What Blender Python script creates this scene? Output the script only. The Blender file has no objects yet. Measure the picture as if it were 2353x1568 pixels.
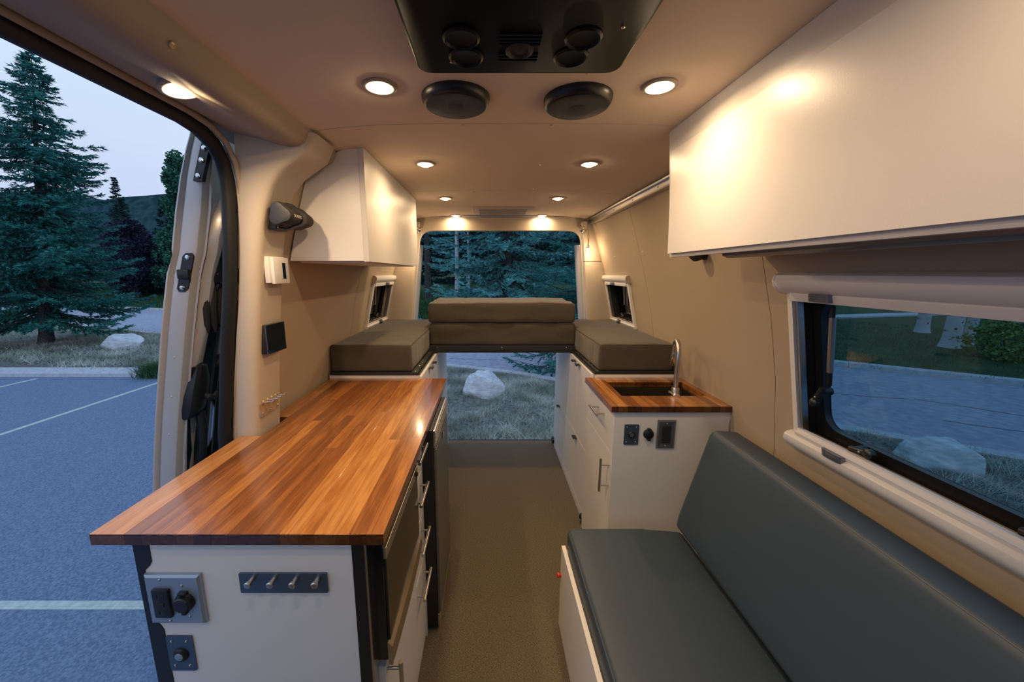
import bpy, bmesh, math, random
import numpy as np
from mathutils import Vector, Matrix, noise

random.seed(7)
RNG = np.random.default_rng(7)
SC = bpy.context.scene
COL = SC.collection

# ------------------------------------------------------------------ camera, sky, exposure
W_PX, F_PX, CX_PX, PITCH = 2353.0, 860.0, 1125.0, math.atan(156 / 860.0)
cd = bpy.data.cameras.new('camera')
cam = bpy.data.objects.new('camera', cd)
COL.objects.link(cam)
cam.location = (0, 0, 1.403)
cam.rotation_euler = (math.pi / 2 - PITCH, 0, 0)
cd.sensor_fit = 'HORIZONTAL'
cd.sensor_width = 36
cd.lens = 36 * F_PX / W_PX
cd.shift_x = (W_PX / 2 - CX_PX) / W_PX
cd.clip_start = 0.02
cd.clip_end = 500
SC.camera = cam

world = bpy.data.worlds.new('dusk_sky')
SC.world = world
world.use_nodes = True
wt = world.node_tree
wt.nodes.clear()
w_out = wt.nodes.new('ShaderNodeOutputWorld')
w_bg = wt.nodes.new('ShaderNodeBackground')
w_ramp = wt.nodes.new('ShaderNodeValToRGB')
w_co = wt.nodes.new('ShaderNodeTexCoord')
w_sep = wt.nodes.new('ShaderNodeSeparateXYZ')
w_noise = wt.nodes.new('ShaderNodeTexNoise')
w_map = wt.nodes.new('ShaderNodeMapping')
w_mix = wt.nodes.new('ShaderNodeMixRGB')
w_map.inputs['Scale'].default_value = (1.2, 1.2, 5.0)
w_noise.inputs['Scale'].default_value = 1.6
w_noise.inputs['Detail'].default_value = 4
wt.links.new(w_co.outputs['Generated'], w_map.inputs['Vector'])
wt.links.new(w_map.outputs['Vector'], w_noise.inputs['Vector'])
wt.links.new(w_co.outputs['Generated'], w_sep.inputs['Vector'])
wt.links.new(w_sep.outputs['Z'], w_ramp.inputs['Fac'])
el = w_ramp.color_ramp.elements
el[0].position = 0.0
el[0].color = (0.55, 0.60, 0.88, 1)
el[1].position = 1.0
el[1].color = (0.40, 0.66, 1.2, 1)
for p, c in ((0.22, (0.62, 0.74, 0.96, 1)), (0.45, (0.68, 0.86, 1.06, 1)), (0.62, (0.55, 0.78, 1.12, 1))):
    e = el.new(p)
    e.color = c
w_mix.blend_type = 'MULTIPLY'
w_mix.inputs['Fac'].default_value = 0.22
wt.links.new(w_ramp.outputs['Color'], w_mix.inputs['Color1'])
wt.links.new(w_noise.outputs['Fac'], w_mix.inputs['Color2'])
wt.links.new(w_mix.outputs['Color'], w_bg.inputs['Color'])
w_bg.inputs['Strength'].default_value = 1.12
wt.links.new(w_bg.outputs['Background'], w_out.inputs['Surface'])

SC.view_settings.view_transform = 'Standard'
SC.view_settings.look = 'None'
SC.view_settings.gamma = 1.0
SC.view_settings.use_curve_mapping = False
SC.view_settings.exposure = 0.0
SC.cycles.use_denoising = True
SC.cycles.max_bounces = 8
SC.cycles.diffuse_bounces = 4
SC.cycles.glossy_bounces = 4
SC.cycles.transmission_bounces = 6
SC.cycles.transparent_max_bounces = 10
SC.cycles.caustics_reflective = False
SC.cycles.caustics_refractive = False
SC.cycles.sample_clamp_indirect = 4.0

PUCK_POWER = 2.4
PUCK_COLOR = (1.0, 0.69, 0.39)

# ------------------------------------------------------------------ materials
MATS = {}


def mat(name, color, rough=0.5, metal=0.0, var=0.0, vscale=8.0, stretch=(1, 1, 1), bump=0.0, bscale=60.0,
        bstretch=(1, 1, 1), coat=0.0, spec=0.5, sheen=0.0, color2=None, obj_random=0.0):
    if name in MATS:
        return MATS[name]
    m = bpy.data.materials.new(name)
    m.use_nodes = True
    t = m.node_tree
    b = t.nodes['Principled BSDF']
    b.inputs['Base Color'].default_value = (*color, 1)
    b.inputs['Roughness'].default_value = rough
    b.inputs['Metallic'].default_value = metal
    b.inputs['Specular IOR Level'].default_value = spec
    b.inputs['Coat Weight'].default_value = coat
    b.inputs['Sheen Weight'].default_value = sheen
    tc = t.nodes.new('ShaderNodeTexCoord')
    if var or color2:
        mp = t.nodes.new('ShaderNodeMapping')
        mp.inputs['Scale'].default_value = stretch
        n = t.nodes.new('ShaderNodeTexNoise')
        n.inputs['Scale'].default_value = vscale
        n.inputs['Detail'].default_value = 5
        t.links.new(tc.outputs['Object'], mp.inputs['Vector'])
        t.links.new(mp.outputs['Vector'], n.inputs['Vector'])
        r = t.nodes.new('ShaderNodeValToRGB')
        c2 = color2 or tuple(min(1, c * (1 + var)) for c in color)
        c1 = color if color2 else tuple(c * (1 - var) for c in color)
        r.color_ramp.elements[0].position = 0.35
        r.color_ramp.elements[0].color = (*c1, 1)
        r.color_ramp.elements[1].position = 0.65
        r.color_ramp.elements[1].color = (*c2, 1)
        t.links.new(n.outputs['Fac'], r.inputs['Fac'])
        t.links.new(r.outputs['Color'], b.inputs['Base Color'])
    if bump:
        mp2 = t.nodes.new('ShaderNodeMapping')
        mp2.inputs['Scale'].default_value = bstretch
        n2 = t.nodes.new('ShaderNodeTexNoise')
        n2.inputs['Scale'].default_value = bscale
        n2.inputs['Detail'].default_value = 4
        t.links.new(tc.outputs['Object'], mp2.inputs['Vector'])
        t.links.new(mp2.outputs['Vector'], n2.inputs['Vector'])
        bp = t.nodes.new('ShaderNodeBump')
        bp.inputs['Strength'].default_value = bump
        bp.inputs['Distance'].default_value = 0.01
        t.links.new(n2.outputs['Fac'], bp.inputs['Height'])
        t.links.new(bp.outputs['Normal'], b.inputs['Normal'])
    MATS[name] = m
    return m


def emit_mat(name, color, strength):
    m = bpy.data.materials.new(name)
    m.use_nodes = True
    b = m.node_tree.nodes['Principled BSDF']
    b.inputs['Base Color'].default_value = (0.8, 0.8, 0.8, 1)
    b.inputs['Emission Color'].default_value = (*color, 1)
    b.inputs['Emission Strength'].default_value = strength
    MATS[name] = m
    return m


def glass_mat(name, tint, refl=0.06, rough=0.0):
    m = bpy.data.materials.new(name)
    m.use_nodes = True
    t = m.node_tree
    t.nodes.clear()
    o = t.nodes.new('ShaderNodeOutputMaterial')
    tr = t.nodes.new('ShaderNodeBsdfTransparent')
    gl = t.nodes.new('ShaderNodeBsdfGlossy')
    mx = t.nodes.new('ShaderNodeMixShader')
    lw_ = t.nodes.new('ShaderNodeLayerWeight')
    pw = t.nodes.new('ShaderNodeMath')
    pw.operation = 'POWER'
    pw.inputs[1].default_value = 5.0
    t.links.new(lw_.outputs['Facing'], pw.inputs[0])
    fr = t.nodes.new('ShaderNodeMath')
    fr.operation = 'MULTIPLY_ADD'
    fr.inputs[1].default_value = 0.9
    fr.inputs[2].default_value = refl * .6
    t.links.new(pw.outputs['Value'], fr.inputs[0])
    tr.inputs['Color'].default_value = (*tint, 1)
    gl.inputs['Roughness'].default_value = rough
    gl.inputs['Color'].default_value = (0.9, 0.95, 1, 1)
    t.links.new(fr.outputs['Value'], mx.inputs['Fac'])
    t.links.new(tr.outputs['BSDF'], mx.inputs[1])
    t.links.new(gl.outputs['BSDF'], mx.inputs[2])
    t.links.new(mx.outputs['Shader'], o.inputs['Surface'])
    MATS[name] = m
    return m


def wood_mat():
    m = bpy.data.materials.new('oiled_walnut')
    m.use_nodes = True
    t = m.node_tree
    b = t.nodes['Principled BSDF']
    tc = t.nodes.new('ShaderNodeTexCoord')
    oi = t.nodes.new('ShaderNodeObjectInfo')
    off = t.nodes.new('ShaderNodeVectorMath')
    off.operation = 'SCALE'
    off.inputs[0].default_value = (13.0, 37.0, 7.0)
    t.links.new(oi.outputs['Random'], off.inputs['Scale'])
    add = t.nodes.new('ShaderNodeVectorMath')
    t.links.new(tc.outputs['Object'], add.inputs[0])
    t.links.new(off.outputs['Vector'], add.inputs[1])
    mp = t.nodes.new('ShaderNodeMapping')
    mp.inputs['Scale'].default_value = (1.0, 0.09, 1.0)
    t.links.new(add.outputs['Vector'], mp.inputs['Vector'])
    n1 = t.nodes.new('ShaderNodeTexNoise')
    n1.inputs['Scale'].default_value = 42
    n1.inputs['Detail'].default_value = 6
    n1.inputs['Distortion'].default_value = 1.2
    t.links.new(mp.outputs['Vector'], n1.inputs['Vector'])
    n2 = t.nodes.new('ShaderNodeTexNoise')
    n2.inputs['Scale'].default_value = 330
    n2.inputs['Detail'].default_value = 3
    mp2 = t.nodes.new('ShaderNodeMapping')
    mp2.inputs['Scale'].default_value = (1.0, 0.035, 1.0)
    t.links.new(add.outputs['Vector'], mp2.inputs['Vector'])
    t.links.new(mp2.outputs['Vector'], n2.inputs['Vector'])
    tone = t.nodes.new('ShaderNodeValToRGB')
    e = tone.color_ramp.elements
    e[0].position = 0.0
    e[0].color = (0.135, 0.043, 0.011, 1)
    e[1].position = 1.0
    e[1].color = (0.52, 0.245, 0.075, 1)
    for p, c in ((0.3, (0.21, 0.072, 0.019, 1)), (0.65, (0.36, 0.140, 0.034, 1))):
        q = e.new(p)
        q.color = c
    # tone = plank tone + grain
    ma = t.nodes.new('ShaderNodeMath')
    ma.operation = 'MULTIPLY_ADD'
    ma.inputs[1].default_value = 1.0
    ma.inputs[2].default_value = -0.5
    t.links.new(n1.outputs['Fac'], ma.inputs[0])
    mb = t.nodes.new('ShaderNodeMath')
    mb.operation = 'MULTIPLY_ADD'
    mb.inputs[1].default_value = 0.72
    t.links.new(oi.outputs['Random'], mb.inputs[0])
    t.links.new(ma.outputs['Value'], mb.inputs[2])
    mc = t.nodes.new('ShaderNodeMath')
    mc.operation = 'ADD'
    mc.inputs[1].default_value = 0.2
    t.links.new(mb.outputs['Value'], mc.inputs[0])
    t.links.new(mc.outputs['Value'], tone.inputs['Fac'])
    mix = t.nodes.new('ShaderNodeMixRGB')
    mix.blend_type = 'MULTIPLY'
    mix.inputs['Fac'].default_value = 0.32
    r2 = t.nodes.new('ShaderNodeValToRGB')
    r2.color_ramp.elements[0].position = 0.35
    r2.color_ramp.elements[0].color = (0.45, 0.38, 0.34, 1)
    r2.color_ramp.elements[1].position = 0.55
    r2.color_ramp.elements[1].color = (1, 1, 1, 1)
    t.links.new(n2.outputs['Fac'], r2.inputs['Fac'])
    t.links.new(tone.outputs['Color'], mix.inputs['Color1'])
    t.links.new(r2.outputs['Color'], mix.inputs['Color2'])
    # end grain is darker than the long grain
    geo = t.nodes.new('ShaderNodeNewGeometry')
    sep = t.nodes.new('ShaderNodeSeparateXYZ')
    ab = t.nodes.new('ShaderNodeMath')
    ab.operation = 'ABSOLUTE'
    gt = t.nodes.new('ShaderNodeMath')
    gt.operation = 'GREATER_THAN'
    gt.inputs[1].default_value = 0.9
    t.links.new(geo.outputs['Normal'], sep.inputs['Vector'])
    t.links.new(sep.outputs['Y'], ab.inputs[0])
    t.links.new(ab.outputs['Value'], gt.inputs[0])
    eg = t.nodes.new('ShaderNodeMixRGB')
    eg.blend_type = 'MULTIPLY'
    eg.inputs['Color2'].default_value = (0.30, 0.27, 0.26, 1)
    t.links.new(gt.outputs['Value'], eg.inputs['Fac'])
    t.links.new(mix.outputs['Color'], eg.inputs['Color1'])
    t.links.new(eg.outputs['Color'], b.inputs['Base Color'])
    b.inputs['Roughness'].default_value = 0.24
    b.inputs['Coat Weight'].default_value = 0.6
    b.inputs['Coat Roughness'].default_value = 0.11
    bp = t.nodes.new('ShaderNodeBump')
    bp.inputs['Strength'].default_value = 0.05
    bp.inputs['Distance'].default_value = 0.003
    n3 = t.nodes.new('ShaderNodeTexNoise')
    n3.inputs['Scale'].default_value = 160
    t.links.new(tc.outputs['Object'], n3.inputs['Vector'])
    t.links.new(n3.outputs['Fac'], bp.inputs['Height'])
    t.links.new(bp.outputs['Normal'], b.inputs['Normal'])
    return m


def carpet_mat():
    m = bpy.data.materials.new('woven_carpet')
    m.use_nodes = True
    t = m.node_tree
    b = t.nodes['Principled BSDF']
    tc = t.nodes.new('ShaderNodeTexCoord')
    cols = []
    for sc in ((1, 0.22, 1), (0.22, 1, 1)):
        mp = t.nodes.new('ShaderNodeMapping')
        mp.inputs['Scale'].default_value = sc
        n = t.nodes.new('ShaderNodeTexNoise')
        n.inputs['Scale'].default_value = 760
        n.inputs['Detail'].default_value = 3
        t.links.new(tc.outputs['Object'], mp.inputs['Vector'])
        t.links.new(mp.outputs['Vector'], n.inputs['Vector'])
        cols.append(n)
    ma = t.nodes.new('ShaderNodeMath')
    ma.operation = 'ADD'
    t.links.new(cols[0].outputs['Fac'], ma.inputs[0])
    t.links.new(cols[1].outputs['Fac'], ma.inputs[1])
    r = t.nodes.new('ShaderNodeValToRGB')
    r.color_ramp.elements[0].position = 0.40
    r.color_ramp.elements[0].color = (0.065, 0.053, 0.037, 1)
    r.color_ramp.elements[1].position = 0.6
    r.color_ramp.elements[1].color = (0.215, 0.178, 0.125, 1)
    mh = t.nodes.new('ShaderNodeMath')
    mh.operation = 'MULTIPLY'
    mh.inputs[1].default_value = 0.5
    t.links.new(ma.outputs['Value'], mh.inputs[0])
    t.links.new(mh.outputs['Value'], r.inputs['Fac'])
    t.links.new(r.outputs['Color'], b.inputs['Base Color'])
    b.inputs['Roughness'].default_value = 0.95
    b.inputs['Specular IOR Level'].default_value = 0.1
    bp = t.nodes.new('ShaderNodeBump')
    bp.inputs['Strength'].default_value = 0.35
    bp.inputs['Distance'].default_value = 0.004
    t.links.new(mh.outputs['Value'], bp.inputs['Height'])
    t.links.new(bp.outputs['Normal'], b.inputs['Normal'])
    return m


def rgb_rand_mat(name, c1, c2, rough=0.9, scale=3.0):
    return mat(name, c1, rough=rough, color2=c2, vscale=scale, spec=0.15)


WHITE = mat('white_laminate', (0.76, 0.74, 0.72), rough=0.34, bump=0.02, bscale=300)
WHITE_SAT = mat('satin_white_laminate', (0.62, 0.60, 0.575), rough=0.38, bump=0.015, bscale=250)
WHITE_PL = mat('white_plastic', (0.74, 0.72, 0.70), rough=0.3)
TAN = mat('tan_fabric', (0.42, 0.34, 0.245), rough=0.92, var=0.05, vscale=900, bump=0.12, bscale=900, spec=0.2)
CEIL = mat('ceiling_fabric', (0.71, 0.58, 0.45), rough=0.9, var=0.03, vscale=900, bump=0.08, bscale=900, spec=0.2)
SOFF = mat('soffit_vinyl', (0.36, 0.30, 0.235), rough=0.75, bump=0.08, bscale=700, spec=0.25)
PILLAR = mat('pillar_fabric', (0.50, 0.43, 0.35), rough=0.85, bump=0.1, bscale=800, spec=0.25)
BLACK = mat('black_plastic', (0.012, 0.012, 0.013), rough=0.35)
BLACKM = mat('matt_black', (0.016, 0.016, 0.017), rough=0.6)
BLACKG = mat('gloss_black', (0.008, 0.009, 0.011), rough=0.08)
RUBBER = mat('rubber_seal', (0.010, 0.010, 0.011), rough=0.5, spec=0.3)
STEEL = mat('brushed_steel', (0.58, 0.55, 0.51), rough=0.3, metal=1.0, bump=0.03, bscale=200, bstretch=(1, 12, 1))
CHROME = mat('chrome', (0.75, 0.72, 0.68), rough=0.12, metal=1.0)
GUNMETAL = mat('gunmetal_plate', (0.20, 0.22, 0.25), rough=0.35, metal=0.7)
PLATE = mat('steel_plate', (0.36, 0.42, 0.50), rough=0.38, metal=0.6)
DPLATE = mat('dark_steel_plate', (0.12, 0.16, 0.21), rough=0.32, metal=0.7)
BRASSY = mat('stainless_warm', (0.60, 0.49, 0.31), rough=0.3, metal=0.75, var=0.15, vscale=60)
FRIDGE = mat('fridge_grey', (0.17, 0.165, 0.15), rough=0.35, metal=0.5)
MATTR = mat('mattress_canvas', (0.070, 0.060, 0.043), rough=0.95, var=0.08, vscale=500, bump=0.45, bscale=16, bstretch=(1, 1, .4), sheen=0.2, spec=0.2)
PIPING = mat('mattress_piping', (0.06, 0.052, 0.04), rough=0.9)
LEATHER = mat('slate_blue_vinyl', (0.037, 0.058, 0.082), rough=0.5, bump=0.05, bscale=500, spec=0.45)
SEAM = mat('vinyl_seam', (0.10, 0.12, 0.14), rough=0.6)
PAINT = mat('silver_van_paint', (0.52, 0.49, 0.46), rough=0.3, metal=0.25, coat=0.4)
PAINTD = mat('grey_inner_door', (0.15, 0.155, 0.175), rough=0.3, metal=0.3, coat=0.3)  # darker door paint; the recess's shade is put into the colour
WOOD = wood_mat()
CARPET = carpet_mat()
RED = mat('red_plastic', (0.65, 0.03, 0.02), rough=0.35)
GLASS_DARK = glass_mat('tinted_acrylic', (0.50, 0.63, 0.68))
GLASS_DOOR = glass_mat('tinted_door_glass', (0.16, 0.24, 0.30))
GLASS_SM = glass_mat('dark_acrylic', (0.05, 0.07, 0.08))
CLEAR = glass_mat('clear_acrylic', (0.9, 0.9, 0.9), rough=0.1)
LENS = emit_mat('lamp_lens', (1.0, 0.74, 0.45), 70.0)
BEZEL = mat('lamp_bezel', (0.36, 0.31, 0.25), rough=0.35)
SCREEN = mat('dark_screen', (0.006, 0.010, 0.016), rough=0.12)
LETTER = mat('white_print', (0.75, 0.72, 0.68), rough=0.5)
ASPHALT = mat('asphalt', (0.115, 0.165, 0.250), rough=0.9, color2=(0.215, 0.280, 0.385), vscale=70, bump=0.35, bscale=420, spec=0.15)
ROADM = mat('road_asphalt', (0.29, 0.305, 0.37), rough=0.9, color2=(0.40, 0.415, 0.49), vscale=9, bump=0.4, bscale=60, spec=0.15)
PAINTL = mat('road_paint', (0.42, 0.47, 0.42), rough=0.8, color2=(0.56, 0.60, 0.55), vscale=30, spec=0.2)
CONC = mat('kerb_concrete', (0.42, 0.43, 0.46), rough=0.9, color2=(0.54, 0.55, 0.58), vscale=12, bump=0.3, bscale=60, spec=0.2)
SOIL = mat('dry_soil', (0.09, 0.092, 0.085), rough=0.95, color2=(0.22, 0.22, 0.19), vscale=14, bump=0.8, bscale=60, spec=0.1)
LAWNM = mat('lawn_turf', (0.028, 0.062, 0.028), rough=0.95, color2=(0.055, 0.105, 0.045), vscale=3, bump=0.5, bscale=40, spec=0.1)
ROCKM = mat('pale_boulder', (0.46, 0.47, 0.49), rough=0.85, color2=(0.70, 0.71, 0.72), vscale=9, stretch=(1, 1, 3.5), bump=0.5, bscale=30, spec=0.2)
BARK = mat('dark_bark', (0.050, 0.046, 0.045), rough=0.95, color2=(0.10, 0.095, 0.09), vscale=14, bump=0.8, bscale=30, spec=0.1)
ASPEN = mat('aspen_bark', (0.03, 0.03, 0.03), rough=0.85, color2=(0.50, 0.52, 0.54), vscale=6, stretch=(1, 1, 3.0), bump=0.3, bscale=30, spec=0.2)
MATS['aspen_bark'].node_tree.nodes['Color Ramp'].color_ramp.elements[0].position = 0.30
MATS['aspen_bark'].node_tree.nodes['Color Ramp'].color_ramp.elements[1].position = 0.40
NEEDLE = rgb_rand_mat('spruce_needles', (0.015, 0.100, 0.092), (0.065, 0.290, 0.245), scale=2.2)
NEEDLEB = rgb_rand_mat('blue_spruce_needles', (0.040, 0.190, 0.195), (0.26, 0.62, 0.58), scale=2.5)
NEEDLED = rgb_rand_mat('shaded_spruce_needles', (0.005, 0.024, 0.025), (0.016, 0.060, 0.058), scale=1.2)  # darker needle copy with the background's deep shade put into the colour
LEAFG = rgb_rand_mat('green_leaves', (0.020, 0.090, 0.062), (0.060, 0.200, 0.120), scale=2.0)
LEAFP = rgb_rand_mat('purple_leaves', (0.020, 0.024, 0.046), (0.042, 0.042, 0.075), scale=2.0)
LEAFY = rgb_rand_mat('yellow_green_leaves', (0.10, 0.17, 0.05), (0.24, 0.34, 0.10), scale=8.0)
DRYG = rgb_rand_mat('dry_grass_blades', (0.20, 0.23, 0.18), (0.62, 0.65, 0.56), scale=1.6)
GREENG = rgb_rand_mat('green_grass_blades', (0.030, 0.085, 0.040), (0.075, 0.155, 0.065), scale=0.8)
HILLM = mat('wooded_hill', (0.018, 0.044, 0.052), rough=1.0, color2=(0.040, 0.080, 0.085), vscale=0.5, bump=1.0, bscale=0.6, spec=0.0)

# ------------------------------------------------------------------ building helpers
ORI = {}


def tag(o, label=None, cat=None, group=None, kind=None):
    if label:
        o['label'] = label
    if cat:
        o['category'] = cat
    if group:
        o['group'] = group
    if kind:
        o['kind'] = kind
    return o


def thing(name, loc, label, cat, group=None):
    o = bpy.data.objects.new(name, None)
    o.empty_display_size = 0.05
    o.location = loc
    COL.objects.link(o)
    ORI[o.name] = Vector(loc)
    return tag(o, label, cat, group)


def link_mesh(name, me, parent=None, origin=None):
    o = bpy.data.objects.new(name, me)
    COL.objects.link(o)
    if parent is not None:
        o.parent = parent
        ORI[o.name] = ORI[parent.name]
    else:
        o.location = origin or (0, 0, 0)
        ORI[o.name] = Vector(origin or (0, 0, 0))
    return o


class B:
    """collects world-space shapes for one mesh"""

    def __init__(self):
        self.v = []
        self.f = []

    def add(self, vs, fs):
        n = len(self.v)
        self.v += [tuple(p) for p in vs]
        self.f += [tuple(i + n for i in f) for f in fs]
        return self

    def box(self, x0, x1, y0, y1, z0, z1, c=0.0):
        """box, optionally with all edges rounded by c"""
        if c > 0:
            bm = bmesh.new()
            bmesh.ops.create_cube(bm, size=1)
            for q in bm.verts:
                q.co = Vector(((x0 + x1) / 2 + q.co.x * (x1 - x0), (y0 + y1) / 2 + q.co.y * (y1 - y0), (z0 + z1) / 2 + q.co.z * (z1 - z0)))
            bmesh.ops.bevel(bm, geom=bm.edges[:], offset=min(c, .49 * min(x1 - x0, y1 - y0, z1 - z0)), segments=2, affect='EDGES', profile=0.5)
            bm.verts.index_update()
            self.add([q.co[:] for q in bm.verts], [[q.index for q in f.verts] for f in bm.faces])
            bm.free()
            return self
        vs = [(x, y, z) for x in (x0, x1) for y in (y0, y1) for z in (z0, z1)]
        return self.add(vs, [(0, 1, 3, 2), (4, 6, 7, 5), (0, 4, 5, 1), (2, 3, 7, 6), (0, 2, 6, 4), (1, 5, 7, 3)])

    def cyl(self, p0, p1, r0, r1=None, n=20, cap=True):
        r1 = r0 if r1 is None else r1
        p0, p1 = Vector(p0), Vector(p1)
        d = (p1 - p0).normalized()
        a = d.orthogonal().normalized()
        b = d.cross(a)
        vs = []
        for p, r in ((p0, r0), (p1, r1)):
            for i in range(n):
                t = 2 * math.pi * i / n
                vs.append(p + a * (r * math.cos(t)) + b * (r * math.sin(t)))
        fs = [(i, (i + 1) % n, n + (i + 1) % n, n + i) for i in range(n)]
        if cap:
            fs += [tuple(range(n - 1, -1, -1)), tuple(range(n, 2 * n))]
        return self.add(vs, fs)

    def lathe(self, prof, c, axis=(0, 0, 1), n=32):
        """prof: (radius, height) along axis from c"""
        d = Vector(axis).normalized()
        a = d.orthogonal().normalized()
        b = d.cross(a)
        c = Vector(c)
        vs, fs = [], []
        for r, h in prof:
            for i in range(n):
                t = 2 * math.pi * i / n
                vs.append(c + d * h + (a * math.cos(t) + b * math.sin(t)) * max(r, 1e-5))
        for k in range(len(prof) - 1):
            for i in range(n):
                j = (i + 1) % n
                fs.append((k * n + i, k * n + j, (k + 1) * n + j, (k + 1) * n + i))
        if prof[0][0] > 1e-4:
            fs.append(tuple(range(n - 1, -1, -1)))
        if prof[-1][0] > 1e-4:
            fs.append(tuple(range((len(prof) - 1) * n, len(prof) * n)))
        return self.add(vs, fs)

    def tube(self, path, r, n=12, sx=1.0, cap=True, up=None):
        path = [Vector(p) for p in path]
        k = len(path)
        rs = r if isinstance(r, (list, tuple)) else [r] * k
        vs, fs = [], []
        a = None
        for i, p in enumerate(path):
            d = (path[min(i + 1, k - 1)] - path[max(i - 1, 0)]).normalized()
            if up is not None:
                a = (Vector(up) - d * d.dot(Vector(up))).normalized()
            elif a is None:
                a = d.orthogonal().normalized()
            else:
                a = (a - d * d.dot(a)).normalized()
            b = d.cross(a)
            for j in range(n):
                t = 2 * math.pi * j / n
                vs.append(p + a * (rs[i] * sx * math.cos(t)) + b * (rs[i] * math.sin(t)))
        for i in range(k - 1):
            for j in range(n):
                q = (j + 1) % n
                fs.append((i * n + j, i * n + q, (i + 1) * n + q, (i + 1) * n + j))
        if cap:
            fs += [tuple(range(n - 1, -1, -1)), tuple(range((k - 1) * n, k * n))]
        return self.add(vs, fs)

    def prism(self, poly, axis, a0, a1):
        """extrude a 2D polygon along an axis: 'x' poly=(y,z), 'y' poly=(x,z), 'z' poly=(x,y)"""
        n = len(poly)

        def pt(p, t):
            return {'x': (t, p[0], p[1]), 'y': (p[0], t, p[1]), 'z': (p[0], p[1], t)}[axis]
        vs = [pt(p, a0) for p in poly] + [pt(p, a1) for p in poly]
        fs = [(i, (i + 1) % n, n + (i + 1) % n, n + i) for i in range(n)] + [tuple(range(n - 1, -1, -1)), tuple(range(n, 2 * n))]
        return self.add(vs, fs)

    def sheet(self, rows, close=False):
        """grid of points -> quads"""
        m, n = len(rows), len(rows[0])
        vs = [p for r in rows for p in r]
        fs = []
        for i in range(m - 1):
            for j in range(n - 1 if not close else n):
                q = (j + 1) % n
                fs.append((i * n + j, i * n + q, (i + 1) * n + q, (i + 1) * n + j))
        return self.add(vs, fs)

    def ring(self, rows):
        """loft of closed loops with end caps"""
        m, n = len(rows), len(rows[0])
        self.sheet(rows, close=True)
        base = len(self.v) - m * n
        self.f.append(tuple(base + i for i in range(n - 1, -1, -1)))
        self.f.append(tuple(base + (m - 1) * n + i for i in range(n)))
        return self

    def pad(self, x0, x1, y0, y1, z0, z1, r, nx=2, ny=2, nz=2, fn=None):
        """rounded box with a regular surface grid, for cushions"""
        def axis(a, b, n):
            k = [r * (1 - math.cos(t * math.pi / 8)) for t in range(5)]
            L = [a + q for q in k]
            L += [a + r + (b - a - 2 * r) * i / n for i in range(1, n)]
            L += [b - q for q in reversed(k)]
            return L
        X, Y, Z = axis(x0, x1, nx), axis(y0, y1, ny), axis(z0, z1, nz)
        lo, hi = Vector((x0 + r, y0 + r, z0 + r)), Vector((x1 - r, y1 - r, z1 - r))
        idx, vs, fs = {}, [], []

        def vid(p):
            key = tuple(round(c, 6) for c in p)
            if key not in idx:
                q = Vector(p)
                cl = Vector([min(max(q[i], lo[i]), hi[i]) for i in range(3)])
                d = q - cl
                if d.length > 1e-9:
                    q = cl + d.normalized() * r
                if fn:
                    q = Vector(fn(q))
                idx[key] = len(vs)
                vs.append(q)
            return idx[key]

        def face(A, Bx, mk, flip):
            for i in range(len(A) - 1):
                for j in range(len(Bx) - 1):
                    f = [vid(mk(A[i], Bx[j])), vid(mk(A[i + 1], Bx[j])), vid(mk(A[i + 1], Bx[j + 1])), vid(mk(A[i], Bx[j + 1]))]
                    fs.append(f[::-1] if flip else f)
        face(X, Y, lambda a, b: (a, b, z1), False)
        face(X, Y, lambda a, b: (a, b, z0), True)
        face(X, Z, lambda a, b: (a, y0, b), False)
        face(X, Z, lambda a, b: (a, y1, b), True)
        face(Y, Z, lambda a, b: (x1, a, b), False)
        face(Y, Z, lambda a, b: (x0, a, b), True)
        return self.add(vs, fs)

    def build(self, name, material, parent=None, smooth=False, origin=None, fix=True):
        o0 = ORI[parent.name] if parent is not None else Vector(origin or (0, 0, 0))
        me = bpy.data.meshes.new(name)
        me.from_pydata([(p[0] - o0[0], p[1] - o0[1], p[2] - o0[2]) for p in self.v], [], self.f)
        if fix:
            bm = bmesh.new()
            bm.from_mesh(me)
            bmesh.ops.recalc_face_normals(bm, faces=bm.faces)
            bm.to_mesh(me)
            bm.free()
        me.materials.append(material)
        if smooth:
            me.polygons.foreach_set('use_smooth', [True] * len(me.polygons))
            me.set_sharp_from_angle(angle=math.radians(40))
        me.update()
        return link_mesh(name, me, parent, origin)


def fast_mesh(name, verts, tris, material, parent=None, origin=None):
    verts = np.asarray(verts, dtype=np.float32)
    if parent is not None:
        verts = verts - np.array(ORI[parent.name], dtype=np.float32)
    elif origin is not None:
        verts = verts - np.array(origin, dtype=np.float32)
    tris = np.asarray(tris, dtype=np.int32)
    me = bpy.data.meshes.new(name)
    me.vertices.add(len(verts))
    me.vertices.foreach_set('co', verts.ravel())
    me.loops.add(len(tris) * 3)
    me.loops.foreach_set('vertex_index', tris.ravel())
    me.polygons.add(len(tris))
    me.polygons.foreach_set('loop_start', np.arange(0, len(tris) * 3, 3, dtype=np.int32))
    me.materials.append(material)
    me.update(calc_edges=True)
    me.validate()
    return link_mesh(name, me, parent, origin)


SCREW_ME = {}


def screw(parent, p, axis, r=0.0032, material=None, h=0.0018, name='screw'):
    """one shared low dome-headed screw mesh per size"""
    material = material or CHROME
    key = (r, material.name, h, tuple(round(a, 3) for a in axis))
    if key not in SCREW_ME:
        b = B().lathe([(r, 0), (r * .9, h * .6), (r * .45, h), (0, h)], (0, 0, 0), axis, n=10)
        me = bpy.data.meshes.new(name)
        me.from_pydata(b.v, [], b.f)
        me.materials.append(material)
        me.update()
        SCREW_ME[key] = me
    o = link_mesh(name, SCREW_ME[key], parent)
    o.location = Vector(p) - ORI[parent.name]
    return o


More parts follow.
